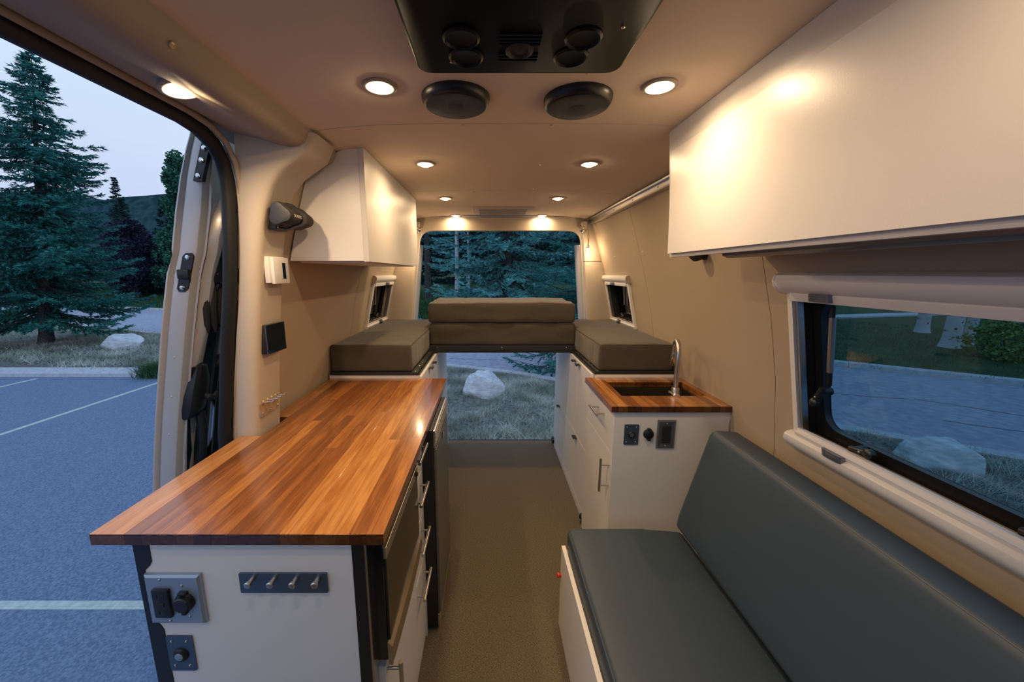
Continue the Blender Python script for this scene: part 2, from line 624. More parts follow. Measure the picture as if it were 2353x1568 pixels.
# ------------------------------------------------------------------ van shell
PR = [(-0.02, 1.0), (.4, 1.0), (.8, .985), (1.05, .955), (1.25, .915), (1.45, .86), (1.65, .80), (1.8, .75), (1.9, .72)]


def wx(z):
    for (a, b), (c, d) in zip(PR, PR[1:]):
        if z <= c:
            return b + (d - b) * (z - a) / (c - a)
    return PR[-1][1]


def wl(z):
    return 0.145 - wx(z)


def zc(x):
    return 1.83 - 0.032 * ((x - 0.08) / 0.67) ** 4


def side_wall(name, side, y0, y1, holes, seams, label):
    """curved wall sheet with window holes and real panel gaps; every panel is a part"""
    f = wx if side > 0 else wl
    root = thing(name, (f(0), y0, 0), label, 'wall')
    root['kind'] = 'structure'
    th = 0.035 * side
    ys = [y0] + seams + [y1]
    gap = 0.0013
    for k in range(len(ys) - 1):
        a, b_ = ys[k] + (gap if k else 0), ys[k + 1] - (gap if k < len(ys) - 2 else 0)
        yy = sorted({a, b_} | {q for h in holes for q in h[:2] if a < q < b_})
        zz = sorted({-.02, .4, .6, .8, .92, 1.05, 1.15, 1.25, 1.35, 1.45, 1.55, 1.65, 1.73, 1.8, 1.9} | {q for h in holes if h[0] < b_ and h[1] > a for q in h[2:4]})
        bm = bmesh.new()
        vs = {}

        def V(y, z):
            if (y, z) not in vs:
                vs[(y, z)] = bm.verts.new((f(z) - root.location.x, y - root.location.y, z))
            return vs[(y, z)]
        for i in range(len(yy) - 1):
            for j in range(len(zz) - 1):
                ym, zm = (yy[i] + yy[i + 1]) / 2, (zz[j] + zz[j + 1]) / 2
                if any(h[0] < ym < h[1] and h[2] < zm < h[3] for h in holes):
                    continue
                bm.faces.new((V(yy[i], zz[j]), V(yy[i + 1], zz[j]), V(yy[i + 1], zz[j + 1]), V(yy[i], zz[j + 1])))
        me = bpy.data.meshes.new('wall_panel')
        bm.to_mesh(me)
        bm.free()
        me.materials.append(TAN)
        me.polygons.foreach_set('use_smooth', [True] * len(me.polygons))
        o = link_mesh('wall_panel', me, root)
        s = o.modifiers.new('thickness', 'SOLIDIFY')
        s.thickness = 0.035
        s.offset = -1 if side < 0 else 1
        s.use_even_offset = True
        es = o.modifiers.new('crisp_edges', 'EDGE_SPLIT')
        es.split_angle = math.radians(40)
    # backing behind the seams
    bb = B()
    rows = [[(f(z) + side * 0.04, y, z) for z in (-.02, .4, .8, 1.05, 1.25, 1.45, 1.65, 1.8, 1.9)] for y in (0, 1)]
    for s in seams:
        rows = [[(f(z) + side * 0.015, s + d, z) for z in (-.02, .4, .8, 1.05, 1.25, 1.45, 1.65, 1.8, 1.9)] for d in (-.02, .02)]
        o = B().sheet(rows).build('seam_backing', BLACKM, root)
    return root


BIGW = (-.16, 1.098, .912, 1.345)
SMW = (2.412, 2.883, 1.064, 1.336)
wall_r = side_wall('wall_right', 1, -1.0, 2.95, [BIGW, SMW], [1.207, 2.15], 'tan fabric lined right wall of the van with a big window')
wall_lf = side_wall('wall_left', -1, 1.30, 2.95, [SMW], [2.15], 'tan fabric lined left wall behind the walnut counter')
for y, z in ((2.105, 1.52), (2.19, 1.522), (2.573, 1.512)):
    screw(wall_r, (wx(z) - .0005, y, z), (-1, 0, .3), r=0.0045, material=BRASSY)

wall_cf = side_wall('wall_cab', -1, -1.0, -.03, [(-.86, -.16, 1.02, 1.60)], [], 'unseen tan lined cab side with a window opening ahead of the side door')  # unseen cab side, added to cut the daylight from the left

# floor
fl = B().box(-.84, 1.0, -1.0, 2.985, -.03, 0).build('floor', CARPET)
tag(fl, 'grey brown woven floor covering along the van aisle', 'floor', kind='structure')
o = B().box(-.62, .78, 2.985, 3.01, -.06, -.002).build('threshold_strip', BLACKM, fl)

# ceiling: three arched panels below a backing
ce = thing('ceiling', (.08, 1.2, 1.83), 'tan arched ceiling lining with round puck lights', 'ceiling')
ce['kind'] = 'structure'
xs_c = [-.60 + i * (1.355 / 16) for i in range(17)]
back_rows = [[(x, y, zc(x) + .012) for x in xs_c] for y in (-1.0, 2.95)]
o = B().sheet(back_rows).build('backing', BLACKM, ce)
for a, b_ in ((-1.0, 1.178), (1.181, 2.07), (2.073, 2.95)):
    rows = [[(x, y, zc(x) + h) for x in xs_c] for y, h in ((a, .01), (a, 0), (b_, 0), (b_, .01))]
    B().sheet(rows).build('ceiling_panel', CEIL, ce, smooth=True)
for u in ((-.095, .893), (.211, .90), (-.078, 1.118), (-.077, 1.19), (.193, 1.118), (.181, 1.19), (-.08, 1.60), (.20, 1.60), (-.083, 2.03), (-.082, 2.10),
          (.226, 2.03), (.224, 2.10), (-.10, 2.45), (.24, 2.45)):
    screw(ce, (u[0], u[1], zc(u[0])), (0, 0, -1), r=0.0042, material=BRASSY, h=.003)

# soft headliner roll over the sliding door
SOP = [(-.505, 1.835), (-.515, 1.815), (-.522, 1.79), (-.532, 1.772), (-.55, 1.762), (-.575, 1.760), (-.61, 1.767), (-.66, 1.782), (-.70, 1.793), (-.735, 1.80), (-.80, 1.80), (-.80, 1.90), (-.505, 1.90)]
tr = B().ring([[(x, y, z) for x, z in SOP] for y in (-1.0, 1.0, 1.352)]).build('trim_1', SOFF, smooth=True)
tag(tr, 'padded roll of headliner running above the open side door', 'trim', kind='structure')
screw(tr, (-.528, .70, 1.777), (.8, 0, -.6), r=.006, material=BRASSY, h=.004, name='coat_hook')

# rubber seal around the door opening
seal_path = [(-.765, y, 1.787) for y in (-1, -.5, 0, .5, .85)] + [(-.765, 1.0, 1.787), (-.763, 1.06, 1.778), (-.762, 1.11, 1.755), (-.762, 1.14, 1.72), (-.764, 1.155, 1.67), (-.768, 1.160, 1.62),
(-.773, 1.16, 1.56), (-.782, 1.16, 1.47), (-.798, 1.16, 1.345), (-.824, 1.159, 1.195), (-.850, 1.157, 1.01), (-.866, 1.153, .89), (-.885, 1.145, .6), (-.895, 1.14, .3), (-.895, 1.14, -.05)]
sl = B().tube(seal_path, .0198, n=14).build('trim_2', RUBBER, smooth=True)
tag(sl, 'black rubber seal framing the open sliding door', 'door seal', kind='structure')
lip_path = [(p[0] + .027, p[1] + (0.004 if i < 6 else .014), p[2] + (.008 if i < 8 else .0)) for i, p in enumerate(seal_path)]
B().tube(lip_path, .008, n=10).build('seal_lip', SOFF, sl, smooth=True)

# B pillar lining
PZ = [(-.02, -.80, -.89), (.4, -.795, -.885), (.875, -.768, -.855), (1.05, -.752, -.83), (1.2, -.735, -.805), (1.32, -.718, -.782), (1.45, -.70, -.762), (1.53, -.685, -.755), (1.60, -.665, -.752), (1.66, -.640, -.75), (1.70, -.605, -.748),
      (1.73, -.560, -.745), (1.752, -.525, -.742), (1.80, -.50, -.74)]
rows = []
for z, xp, xsl in PZ:
    k = 0.022 if z > 1.62 else 0.012
    rows.append([(xsl - .01, 1.20, z), (xsl + .004, 1.166, z), ((xsl + xp) / 2, 1.158, z), (xp - .022, 1.160, z), (xp - .009, 1.164, z), (xp - .002, 1.172, z), (xp, 1.185, z), (xp, 1.29, z), (xp - .003, 1.303, z), (xp - .02, 1.315, z), (xsl - .01, 1.32, z)])
pb = B().ring(rows).build('trim_3', PILLAR, smooth=True)
tag(pb, 'fabric wrapped pillar between the side door and walnut counter', 'pillar', kind='structure')

# rear frame with rounded opening
def round_poly(pts, r, seg=6):
    out = []
    n = len(pts)
    for i in range(n):
        p0, p1, p2 = Vector(pts[i - 1]), Vector(pts[i]), Vector(pts[(i + 1) % n])
        a, b_ = (p0 - p1).normalized(), (p2 - p1).normalized()
        rr = r[i] if isinstance(r, (list, tuple)) else r
        for k in range(seg + 1):
            t = k / seg
            q = p1 + a * rr * (1 - t) ** 2 + b_ * rr * t ** 2
            out.append((q.x, q.y))
    return out


hole = round_poly([(-.62, -.035), (-.61, 1.0), (-.53, 1.722), (.695, 1.722), (.765, 1.0), (.775, -.035)], [.01, .2, .09, .09, .2, .01], 6)
outer = round_poly([(-.84, -.04), (-.81, 1.0), (-.585, 1.815), (.745, 1.815), (.97, 1.0), (1.0, -.04)], [.01, .2, .02, .02, .2, .01], 6)
arch = [(x, z + (.018 * (1 - ((x - .08) / .66) ** 2) if z > 1.80 else 0)) for x, z in outer]
rows = []
for loop, y in ((arch, 2.925), (arch, 2.93), (hole, 2.945), ([(x + (.006 if x < .08 else -.006), z - .004) for x, z in hole], 2.955), (hole, 3.0), (arch, 3.03)):
    rows.append([(x, y, z) for x, z in loop])
wb = B().sheet(rows, close=True).build('wall_back', PILLAR, smooth=True)
tag(wb, 'tan lined rear door frame around the open back of the van', 'door frame', kind='structure')
# header above the arch
o = B().prism([(-.62, 1.79), (-.62, 1.90), (.78, 1.90), (.78, 1.79)], 'y', 2.96, 3.03).build('roof_header', PAINT, wb)
for side in (-1, 1):
    pth = []
    for z in (0.9, 1.1, 1.3, 1.5, 1.62):
        xh = (-.61 + (.08) * (z - 1.0) / .722) if side < 0 else (.765 - .07 * (z - 1.0) / .722)
        pth.append((xh, z))
    rows = []
    for x, z in pth:
        s = side
        w_ = .034 if side > 0 else .014
        rows.append([(x + s * .0, 3.0, z), (x - s * w_ * .6, 3.02, z), (x - s * w_, 3.06, z), (x - s * w_ * .7, 3.10, z), (x + s * .02, 3.11, z), (x + s * .06, 3.10, z), (x + s * .06, 3.0, z)])
    B().ring(rows).build('door_jamb', PAINT, wb, smooth=True)
# rear pillar trims, lower part bulging
for side, nm, lb in ((1, 'trim_4', 'tan rear pillar cover beside the right small window'), (-1, 'trim_5', 'tan rear pillar cover beside the left small window')):
    f = wx if side > 0 else wl
    for zlo, zhi, first in ((1.0, 1.488, True), (1.492, 1.78, False)):
        rows = []
        for k in range(7):
            z = zlo + (zhi - zlo) * k / 6
            xe = (.765 - .07 * (z - 1.0) / .722) if side > 0 else (-.61 + .08 * (z - 1.0) / .722)
            xw = f(z)
            rows.append([(xe, 2.94, z), (xe + side * .004, 2.90, z), (xe + side * .03, 2.885, z), (xw - side * .02, 2.892, z), (xw + side * .004, 2.90, z), (xw + side * .004, 2.945, z)])
        if first:
            t_ = B().ring(rows).build(nm, PILLAR, smooth=True)
            tag(t_, lb, 'pillar trim', kind='structure')
        else:
            B().ring(rows).build('upper_cover', PILLAR, t_, smooth=True)

# dash bulkhead and roof behind the viewpoint
db = B().box(-.84, 1.0, -1.06, -1.0, -.03, 1.15).build('wall_front', BLACKM)  # unseen; raised to hold back the sky light from the front
tag(db, 'unseen dark bulkhead under the windscreen at the cab end', 'bulkhead', kind='structure')

# aluminium track along the top of the right wall
rl = thing('wall_track', (.757, 1.2, 1.79), 'bare aluminium track along the top of the right wall', 'rail')
TP = [(.722, 1.7935), (.760, 1.812), (.766, 1.758), (.736, 1.758), (.736, 1.765), (.7475, 1.767), (.7425, 1.789), (.724, 1.786)]
B().ring([[(x, y, z) for x, z in TP] for y in (1.0, 2.925)]).build('channel', STEEL, rl)
for y in (1.75, 2.05, 2.35, 2.65):
    screw(rl, (.7445, y, 1.778), (-1, 0, 0), r=.004)

# ------------------------------------------------------------------ windows
def W(side, y, z, n, z0, z1):
    """point on the leaning wall between z0 and z1, n metres into the room"""
    f = wx if side > 0 else wl
    x = f(z0) + (f(z1) - f(z0)) * (z - z0) / (z1 - z0)
    return (x - side * n, y, z)


def wring(b, side, z0, z1, outer, inner, n0, n1):
    """frame ring between two (y,z) loops, from depth n0 to n1"""
    rows = [[W(side, y, z, n, z0, z1) for y, z in L] for L, n in ((outer, n0), (outer, n1), (inner, n1), (inner, n0), (outer, n0))]
    b.sheet(rows, close=True)
    return b


def rect(y0, y1, z0, z1, r=0.0, seg=4):
    p = [(y0, z0), (y1, z0), (y1, z1), (y0, z1)]
    return round_poly(p, r, seg) if r else p


def latch(win, side, y, z, zz, ang=0.0, s=1.0):
    z0, z1 = zz
    b = B()
    p = Vector(W(side, y, z, -.035, z0, z1))
    q = Vector(W(side, y, z, -.008, z0, z1))
    b.cyl(p, q, .011 * s, .009 * s, n=12)
    d = Vector((0, math.cos(ang), math.sin(ang)))
    b.cyl(q - d * .012 * s, q + d * .045 * s, .008 * s, .011 * s, n=12)
    b.lathe([(.0125 * s, 0), (.0125 * s, .012 * s), (.008 * s, .016 * s), (0, .017 * s)], q + d * .040 * s - Vector((side * -.004, 0, 0)), (-side, 0, 0), n=12)
    h = b.build('latch', BLACK, win, smooth=True)
    screw(h, q + d * .02 * s - Vector((side * .009, 0, 0)), (-side, 0, 0), r=.003)
    return h


def window(name, side, y0, y1, z0, z1, label, big):
    """z0..z1, y0..y1: outline of the white trim frame"""
    f = wx if side > 0 else wl
    win = thing(name, (f((z0 + z1) / 2), (y0 + y1) / 2, (z0 + z1) / 2), label, 'window')
    win['kind'] = 'structure'
    t = .017 if big else .024
    wring(B(), side, z0, z1, rect(y0, y1, z0, z1), rect(y0 + t, y1 - t, z0 + t * .8, z1 - t * .8), -.002, .014).build('frame', WHITE_PL, win)
    # dark reveal and pane
    o, i = rect(y0 + t * .8, y1 - t * .8, z0 + t * .6, z1 - t * .6), rect(y0 + t * .8, y1 - t * .8, z0 + t * .6, z1 - t * .6)
    D = -.055
    rows = [[W(side, y, z, n, z0, z1) for y, z in o] for n in (.006, D)]
    rv = B().sheet(rows, close=True).build('reveal', BLACKM, win)
    bw = .052 if big else .03
    bb = (.045 if big else .03)
    L0 = rect(y0 + t * .7, y1 - t * .7, z0 + t * .5, z1 - t * .5, .004, 6)
    L1 = rect(y0 + bw, y1 - bw, z0 + bb, z1 - bb * .6, .055 if big else .02, 6)
    rows = [[W(side, y, z, n, z0, z1) for y, z in L] for L, n in ((L0, D), (L0, D + .012), (L1, D + .016), (L1, D - .006), (L0, D - .006))]
    B().sheet(rows, close=True).build('rubber_gasket', BLACK, win, smooth=True)
    rows = [[W(side, y, z, n, z0, z1) for y, z in L1] for n in (D - .001, D - .005)]
    B().ring(rows).build('pane', GLASS_DARK if big else GLASS_SM, win)
    # channel strip for the screen
    ya = y1 - t - .012
    rows = [[W(side, yy, zz, n, z0, z1) for yy, n in ((ya, .008), (ya + .005, .008), (ya + .005, -.01), (ya, -.01))] for zz in (z0 + .02, z1 - .02)]
    B().ring(rows).build('screen_guide', STEEL, win)
    # roller blind cassette on top
    yr0, yr1 = y0 - .02, y1 + .022
    R = .030 if big else .024
    cz_ = z1 + R * .75
    prof = [(0, -R * 1.05), (.012, -R * 1.05), (R * .9, -R * .8), (R * 1.25, -R * .25), (R * 1.3, R * .25), (R * 1.05, R * .75), (R * .55, R * 1.0), (0, R * 1.05)]
    rows = [[W(side, y, cz_ + dz, n, z0, z1) for n, dz in prof] for y in (yr0 + .006, yr1 - .006)]
    B().ring(rows).build('blind_cassette', WHITE_PL, win, smooth=True)
    for y, dd in ((yr0, .006), (yr1 - .006, .006)):
        rows = [[W(side, y + k, cz_ + dz * 1.02, n * 1.02, z0, z1) for n, dz in prof] for k in (0, dd)]
        B().ring(rows).build('end_cap', WHITE_PL if big else TAN, win, smooth=True)
    # top screen bar with grip
    th = .018 if big else .016
    rows = [[W(side, y, z, n, z0, z1) for n, z in ((.004, z1 - th - .012), (.019, z1 - th - .010), (.021, z1 - th * .5), (.019, z1 - .004), (.004, z1 - .002))] for y in (y0 + t, y1 - t)]
    bar = B().ring(rows).build('screen_bar', WHITE_PL, win, smooth=True)
    # bottom rail / blind
    if big:
        zb = z0 - .018
        pr = [(0, -.030), (.014, -.028), (.030, -.018), (.037, 0), (.034, .014), (.024, .022), (.010, .026), (0, .026)]
        rows = [[W(side, y, zb + dz, n, z0, z1) for n, dz in pr] for y in (y0 - .02, y1 + .016)]
        rows.append([W(side, y1 + .026, zb + dz * .6, n * .7, z0, z1) for n, dz in pr])
        B().ring(rows).build('lower_cassette', WHITE_PL, win, smooth=True)
        rows = [[W(side, y, z, n, z0, z1) for n, z in ((.002, z0 + .004), (.024, z0 + .006), (.026, z0 + .016), (.016, z0 + .020), (.014, z0 + .028), (.002, z0 + .028))] for y in (y0 + t, y1 - t)]
        B().ring(rows).build('blind_bar', WHITE_PL, win, smooth=True)
        for (y, z, n) in ((.985, z1 - .014, .02), (.955, z0 + .004, .024)):
            prof2 = [(-.033, 0), (-.030, .012), (-.018, .017), (.018, .017), (.030, .012), (.033, 0)]
            rows = [[W(side, y + a, z + dz, n + c - .002, z0, z1) for a, c in prof2] for dz in (-.010, .010)]
            g = B().ring(rows).build('pull_grip', GUNMETAL, win, smooth=True)
            rows = [[W(side, y + a * .72, z + dz, n + c + .0035, z0, z1) for a, c in prof2] for dz in (-.0015, .0015)]
            B().ring(rows).build('grip_ridge', GUNMETAL, g)
    else:
        rows = [[W(side, y, z, n, z0, z1) for n, z in ((0, z0 - .012), (.020, z0 - .010), (.024, z0 + .004), (.012, z0 + .010), (0, z0 + .010))] for y in (y0 - .004, y1 + .004)]
        B().ring(rows).build('sill_rail', WHITE_PL, win, smooth=True)
        yc = (y0 + y1) / 2 + .02
        B().lathe([(.013, 0), (.015, .012), (.010, .022), (0, .024)], W(side, yc, z0 + .006, .018, z0, z1), (-side, 0, .2), n=12).build('pull_knob', GUNMETAL, win, smooth=True)
        B().box(*sorted((W(side, yc, z1, .014, z0, z1)[0], W(side, yc, z1, .030, z0, z1)[0])), yc - .02, yc + .04, z1 - .024, z1 - .006, .003).build('pull_grip', GUNMETAL, win, smooth=True)
    # friction stays and latches
    if big:
        a, b_ = Vector(W(side, 1.015, 1.285, -.035, z0, z1)), Vector(W(side, 1.035, 1.125, -.040, z0, z1))
        st = B().tube([a, a.lerp(b_, .5), b_], .0085, n=14).build('stay_tube', STEEL, win, smooth=True)
        B().tube([a + (a - b_) * .18, a], .006, n=10).build('stay_rod', BLACK, st, smooth=True)
        B().tube([b_, b_ + (b_ - a) * .25], .007, n=10).build('stay_foot', BLACK, st, smooth=True)
        latch(win, side, 1.028, 1.07, (z0, z1), ang=math.radians(-70))
        latch(win, side, .93, z0 + .035, (z0, z1), ang=math.radians(170))
        latch(win, side, .60, z0 + .035, (z0, z1), ang=math.radians(170))
    else:
        y = y0 + .16
        for k in (0, 1):
            a, b_ = Vector(W(side, y + .06 * k, z1 - .03, -.04, z0, z1)), Vector(W(side, y + .06 * k + .03, z0 + .13, -.03, z0, z1))
            B().tube([a, b_], .007, n=10).build('stay_tube', STEEL, win, smooth=True)  # second tube stands in for the stay's reflection in the pane
        latch(win, side, y + .11, z0 + .06, (z0, z1), ang=math.radians(200), s=.9)
    return win


window('window_1', 1, -.17, 1.108, .905, 1.352, 'long tinted window with white blind cassettes above the bench', True)
window('window_2', 1, 2.40, 2.895, 1.055, 1.345, 'small dark window with white frame on the right of the bed', False)
window('window_3', -1, 2.40, 2.905, 1.055, 1.345, 'small dark window with white frame on the left of the bed', False)

# ------------------------------------------------------------------ ceiling fittings
def downlight(p, axis, label, group, power=PUCK_POWER):
    d = Vector(axis).normalized()
    t = thing('downlight', p, label, 'ceiling light', group)
    B().lathe([(.0390, -.001), (.0390, .003), (.036, .0050), (.031, .0050), (.0285, .001), (.0195, .0005), (.0195, -.001)], p, d, n=40).build('bezel', BEZEL, t, smooth=True)
    B().lathe([(.0192, .0005), (.0190, .006), (.016, .0105), (.010, .0125), (0, .013)], p, d, n=32).build('lens', LENS, t, smooth=True)
    ld = bpy.data.lights.new('puck_lamp', 'AREA')
    ld.shape = 'DISK'
    ld.size = .034
    ld.energy = power
    ld.color = PUCK_COLOR
    ld.spread = math.radians(168)
    lo = bpy.data.objects.new('puck_lamp', ld)
    COL.objects.link(lo)
    lo.parent = t
    lo.location = d * .0138
    lo.rotation_euler = d.to_track_quat('-Z', 'Y').to_euler()
    return t


rowname = ['nearest the roof vent', 'second from the front', 'third from the front', 'nearest the rear doors']
for k, y in enumerate((.953, 1.572, 2.257, 2.905)):
    for sx, x in (('left', -.253), ('right', .392)):
        downlight((x, y, zc(x) - .0005), (0, 0, -1), 'lit round ceiling light in the ' + sx + ' row, ' + rowname[k], 'lit puck lights in the ceiling')
for sx, x in (('left', -.253), ('right', .392)):
    for k, y in enumerate((.30,)):
        downlight((x, y, zc(x) - .0005), (0, 0, -1), 'lit round ceiling light toward the cab on the ' + sx + (', beside the roof vent' if k == 0 else ', above the cab end'), 'lit puck lights in the ceiling', power=.8)
downlight((-.632, .845, 1.7745), (.21, 0, -1), 'lit round light set in the padded roll above the side door', 'lit puck lights in the ceiling', power=4.5)
downlight((-.632, .10, 1.7745), (.21, 0, -1), 'lit round light in the padded roll toward the cab end', 'lit puck lights in the ceiling', power=1.2)

# big dark roof fan panel
rv = thing('roof_vent', (.06, .55, 1.82), 'large black glossy roof vent panel above the aisle', 'roof vent')
vp = round_poly([(-.146, .12), (.266, .12), (.266, .867), (-.146, .867)], .03, 6)
VZ = 1.812
rows = [[(x, y, 1.83) for x, y in vp], [(x, y, VZ + .003) for x, y in vp], [((x - .06) * .985 + .06, (y - .5) * .993 + .5, VZ) for x, y in vp]]
B().ring(rows).build('panel', mat('smoked_vent_panel', (.004, .005, .006), rough=.45, spec=.08), rv, smooth=True)
for x, y in ((-.045, .80), (.155, .80), (-.05, .742), (.165, .742)):
    c = B().lathe([(.033, 0), (.033, .004), (.029, .007), (.027, .003), (.018, .0012), (0, .001)], (x, y, VZ), (0, 0, -1), n=28).build('round_cup', mat('vent_black', (.006, .006, .006), rough=.35, spec=.2), rv, smooth=True)  # shallow raised rings on the panel
for ys in ((.812, .802, .792), (.752, .742, .732, .762)):
    for y in ys:
        B().box(.018, .092, y - .0022, y + .0022, VZ - .004, VZ + .001, .0012).build('slat', mat('vent_black', (.006, .006, .006)), rv)
B().lathe([(.026, 0), (.026, .005), (.020, .008), (.017, .004), (.010, .004), (0, .007)], (.055, .778, VZ), (0, 0, -1), n=28).build('centre_knob', BLACKM, rv, smooth=True)
for x, y in ((-.075, .822), (.178, .822), (.225, .715)):
    screw(rv, (x, y, VZ), (0, 0, -1), r=.004, h=.003)

# two ceiling speakers
for nm, x, y in (('left', -.083, 1.015), ('right', .219, 1.022)):
    z = zc(x)
    s = thing('ceiling_speaker', (x, y, z), 'round black ceiling speaker, the ' + nm + ' of the pair behind the roof vent', 'speaker', 'pair of ceiling speakers')
    B().lathe([(.084, 0), (.084, .006), (.081, .014), (.077, .020), (.074, .021), (.074, .018)], (x, y, z), (0, 0, -1), n=56).build('rim', BLACK, s, smooth=True)
    B().lathe([(.0738, .018), (.0738, .0218), (.0715, .0230), (.045, .0234), (0, .0236)], (x, y, z), (0, 0, -1), n=48).build('grille', mat('speaker_grille', (.010, .010, .010), rough=.5, spec=.3, bump=.6, bscale=900), s, smooth=True)
    B().lathe([(.020, .0230), (.019, .0240), (0, .0246)], (x, y, z), (0, 0, -1), n=24).build('centre_cap', BLACKM, s, smooth=True)

# rear ceiling light unit
ru = thing('ceiling_vent', (.09, 2.67, 1.82), 'flat pale rectangular unit on the ceiling before the rear doors', 'vent')
B().box(-.112, .292, 2.56, 2.79, 1.815, 1.832, .006).build('frame', mat('beige_plastic', (.50, .43, .35), rough=.5), ru, smooth=True)
B().box(-.070, .250, 2.575, 2.775, 1.812, 1.8155, .001).build('lens_panel', mat('dull_beige_panel', (.30, .245, .18), rough=.6), ru)
for x in (-.085, .265):
    screw(ru, (x, 2.60, 1.815), (0, 0, -1), r=.004, material=BRASSY)

# ------------------------------------------------------------------ overhead cabinets
oc = thing('overhead_cabinet', (.7, .45, 1.455), 'long white overhead cabinet above the bench window', 'cabinet')
B().prism([(.560, 1.463), (.545, 1.8205), (.715, 1.795), (.735, 1.752), (.786, 1.665), (.842, 1.463)], 'y', -.9, 1.208).build('carcass', WHITE, oc)
B().prism([(.5735, 1.452), (.5425, 1.8218), (.5575, 1.8212), (.5885, 1.452)], 'y', -.9, 1.222).build('door', WHITE_SAT, oc)
B().prism([(.5875, 1.4635), (.5875, 1.4585), (.60, 1.4575), (.62, 1.459), (.62, 1.4635)], 'y', -.9, 1.20).build('bottom_lip', WHITE, oc)
B().prism([(.665, 1.463), (.668, 1.452), (.682, 1.446), (.706, 1.446), (.716, 1.452), (.72, 1.463)], 'y', -.9, 1.10).build('light_channel', GUNMETAL, oc, smooth=True)  # dark colour stands in for the underside where no light reaches

ol = thing('overhead_cabinet', (-.58, 1.8, 1.444), 'white overhead cabinet on the left wall above the counter end', 'cabinet')
B().prism([(-.445, 1.446), (-.445, 1.8175), (-.50, 1.812), (-.563, 1.785), (-.600, 1.752), (-.632, 1.71), (-.648, 1.66), (-.672, 1.58), (-.708, 1.446)], 'y', 1.358, 2.262).build('carcass', WHITE, ol)
B().box(-.4445, -.4255, 1.354, 2.268, 1.443, 1.8195, .001).build('door', WHITE_SAT, ol)
B().box(-.69, -.45, 1.40, 2.25, 1.4405, 1.4455).build('bottom_panel', WHITE, ol)

# ------------------------------------------------------------------ left galley run
def bar_handle(parent, a, b_, face, r=.0055, inset=.018):
    """bar pull from a to b with two posts to the front at x = face"""
    a, b_ = Vector(a), Vector(b_)
    d = (b_ - a).normalized()
    h = B().cyl(a, b_, r, n=16).build('handle', STEEL, parent, smooth=True)
    for p in (a + d * inset, b_ - d * inset):
        B().cyl(p, (face, p.y, p.z), r * .72, n=12).build('handle_post', STEEL, h if h.parent and h.parent.parent is None else parent, smooth=True)
    return h


def handle_on(front, a, b_, face, r=.0055, inset=.018):
    a, b_ = Vector(a), Vector(b_)
    d = (b_ - a).normalized()
    b = B().cyl(a, b_, r, n=16)
    for p in (a + d * inset, b_ - d * inset):
        b.cyl(p, (face, p.y, p.z), r * .72, n=12)
    return b.build('handle', STEEL, front, smooth=True)


CTZ, CTB = .875, .850
FX = -.245
gc = thing('galley_cabinet', (-.5, .98, 0), 'white galley cabinet with black edge posts under the walnut counter', 'cabinet')
# end panel with the notch at the socket plate
EP = [(-.718, 0), (-.292, 0), (-.292, CTB), (-.718, CTB), (-.718, .800), (-.7235, .790), (-.7360, .778), (-.7360, .655), (-.7235, .640), (-.718, .628)]
B().prism(EP, 'y', .700, .714).build('end_panel', WHITE, gc)
B().prism([(-.752, 0), (-.7185, 0), (-.7185, .628), (-.724, .640), (-.7365, .655), (-.7365, .778), (-.724, .790), (-.7185, .800), (-.7185, CTB), (-.752, CTB)], 'y', .698, .728).build('edge_post', BLACK, gc)
B().box(-.2915, -.2655, .698, .728, 0, CTB).build('edge_post', BLACK, gc)
B().box(-.2655, -.2605, .699, .728, 0, CTB).build('steel_edging', STEEL, gc)
B().box(-.75, -.262, .715, 1.255, 0.0, .03).build('bottom_panel', WHITE, gc)
B().box(-.75, -.735, .729, 1.255, .03, CTB).build('back_panel', WHITE, gc)
B().box(-.735, -.262, 1.078, 1.092, .03, CTB).build('divider', WHITE, gc)
B().box(-.735, -.262, .729, 1.078, .4925, .5065).build('shelf', WHITE, gc)
B().box(-.735, FX, 1.240, 1.258, .0, CTB).build('side_panel', WHITE, gc)
for z0, z1, hz in ((.712, .838, .815), (.548, .707, .668), (.372, .543, .490), (.062, .367, .318)):
    d = B().box(FX - .017, FX, 1.088, 1.2365, z0, z1, .0012).build('drawer_front', WHITE, gc)
    handle_on(d, (-.219, 1.082, hz), (-.219, 1.225, hz), FX)
d = B().box(FX - .017, FX, .730, 1.084, .062, .492, .0012).build('door', WHITE, gc)
handle_on(d, (-.213, .745, .487), (-.213, .745, .33), FX)
B().box(-.30, FX - .006, .730, 1.2365, .0, .058).build('kick_board', WHITE, gc)

# microwave built into the galley
mw = thing('microwave', (-.45, .90, .5065), 'black built in microwave with steel trim facing the aisle', 'microwave')
B().box(-.70, -.262, .735, 1.070, .5075, .800).build('body', BLACK, mw)
B().box(-.262, -.232, .716, 1.082, .525, .835, .004).build('front_frame', BLACKG, mw, smooth=True)
dr = B().box(-.232, -.2265, .722, 1.078, .575, .785, .001).build('door', mat('microwave_glass', (.03, .028, .022), rough=.12, metal=.3), mw)
B().box(-.2325, -.2255, .720, 1.080, .787, .815, .001).build('top_trim', STEEL, mw)
rows = []
for y in (.718, .78, .90, 1.02, 1.082):
    k = .004 * math.sin(math.pi * (y - .718) / .364)
    rows.append([(-.233, y, .512), (-.2235 + k, y, .510), (-.219 + k, y, .535), (-.222 + k, y, .562), (-.233, y, .573)])
B().ring(rows).build('lower_trim', mat('polished_trim', (.62, .56, .46), rough=.18, metal=1), mw, smooth=True)
B().lathe([(.008, 0), (.008, .004), (.005, .007), (0, .007)], (-.2255, 1.05, .80), (1, 0, 0), n=14).build('control_knob', BLACK, mw, smooth=True)
B().box(-.262, -.236, .716, 1.07, .838, .848).build('vent_grille', BLACKM, mw)

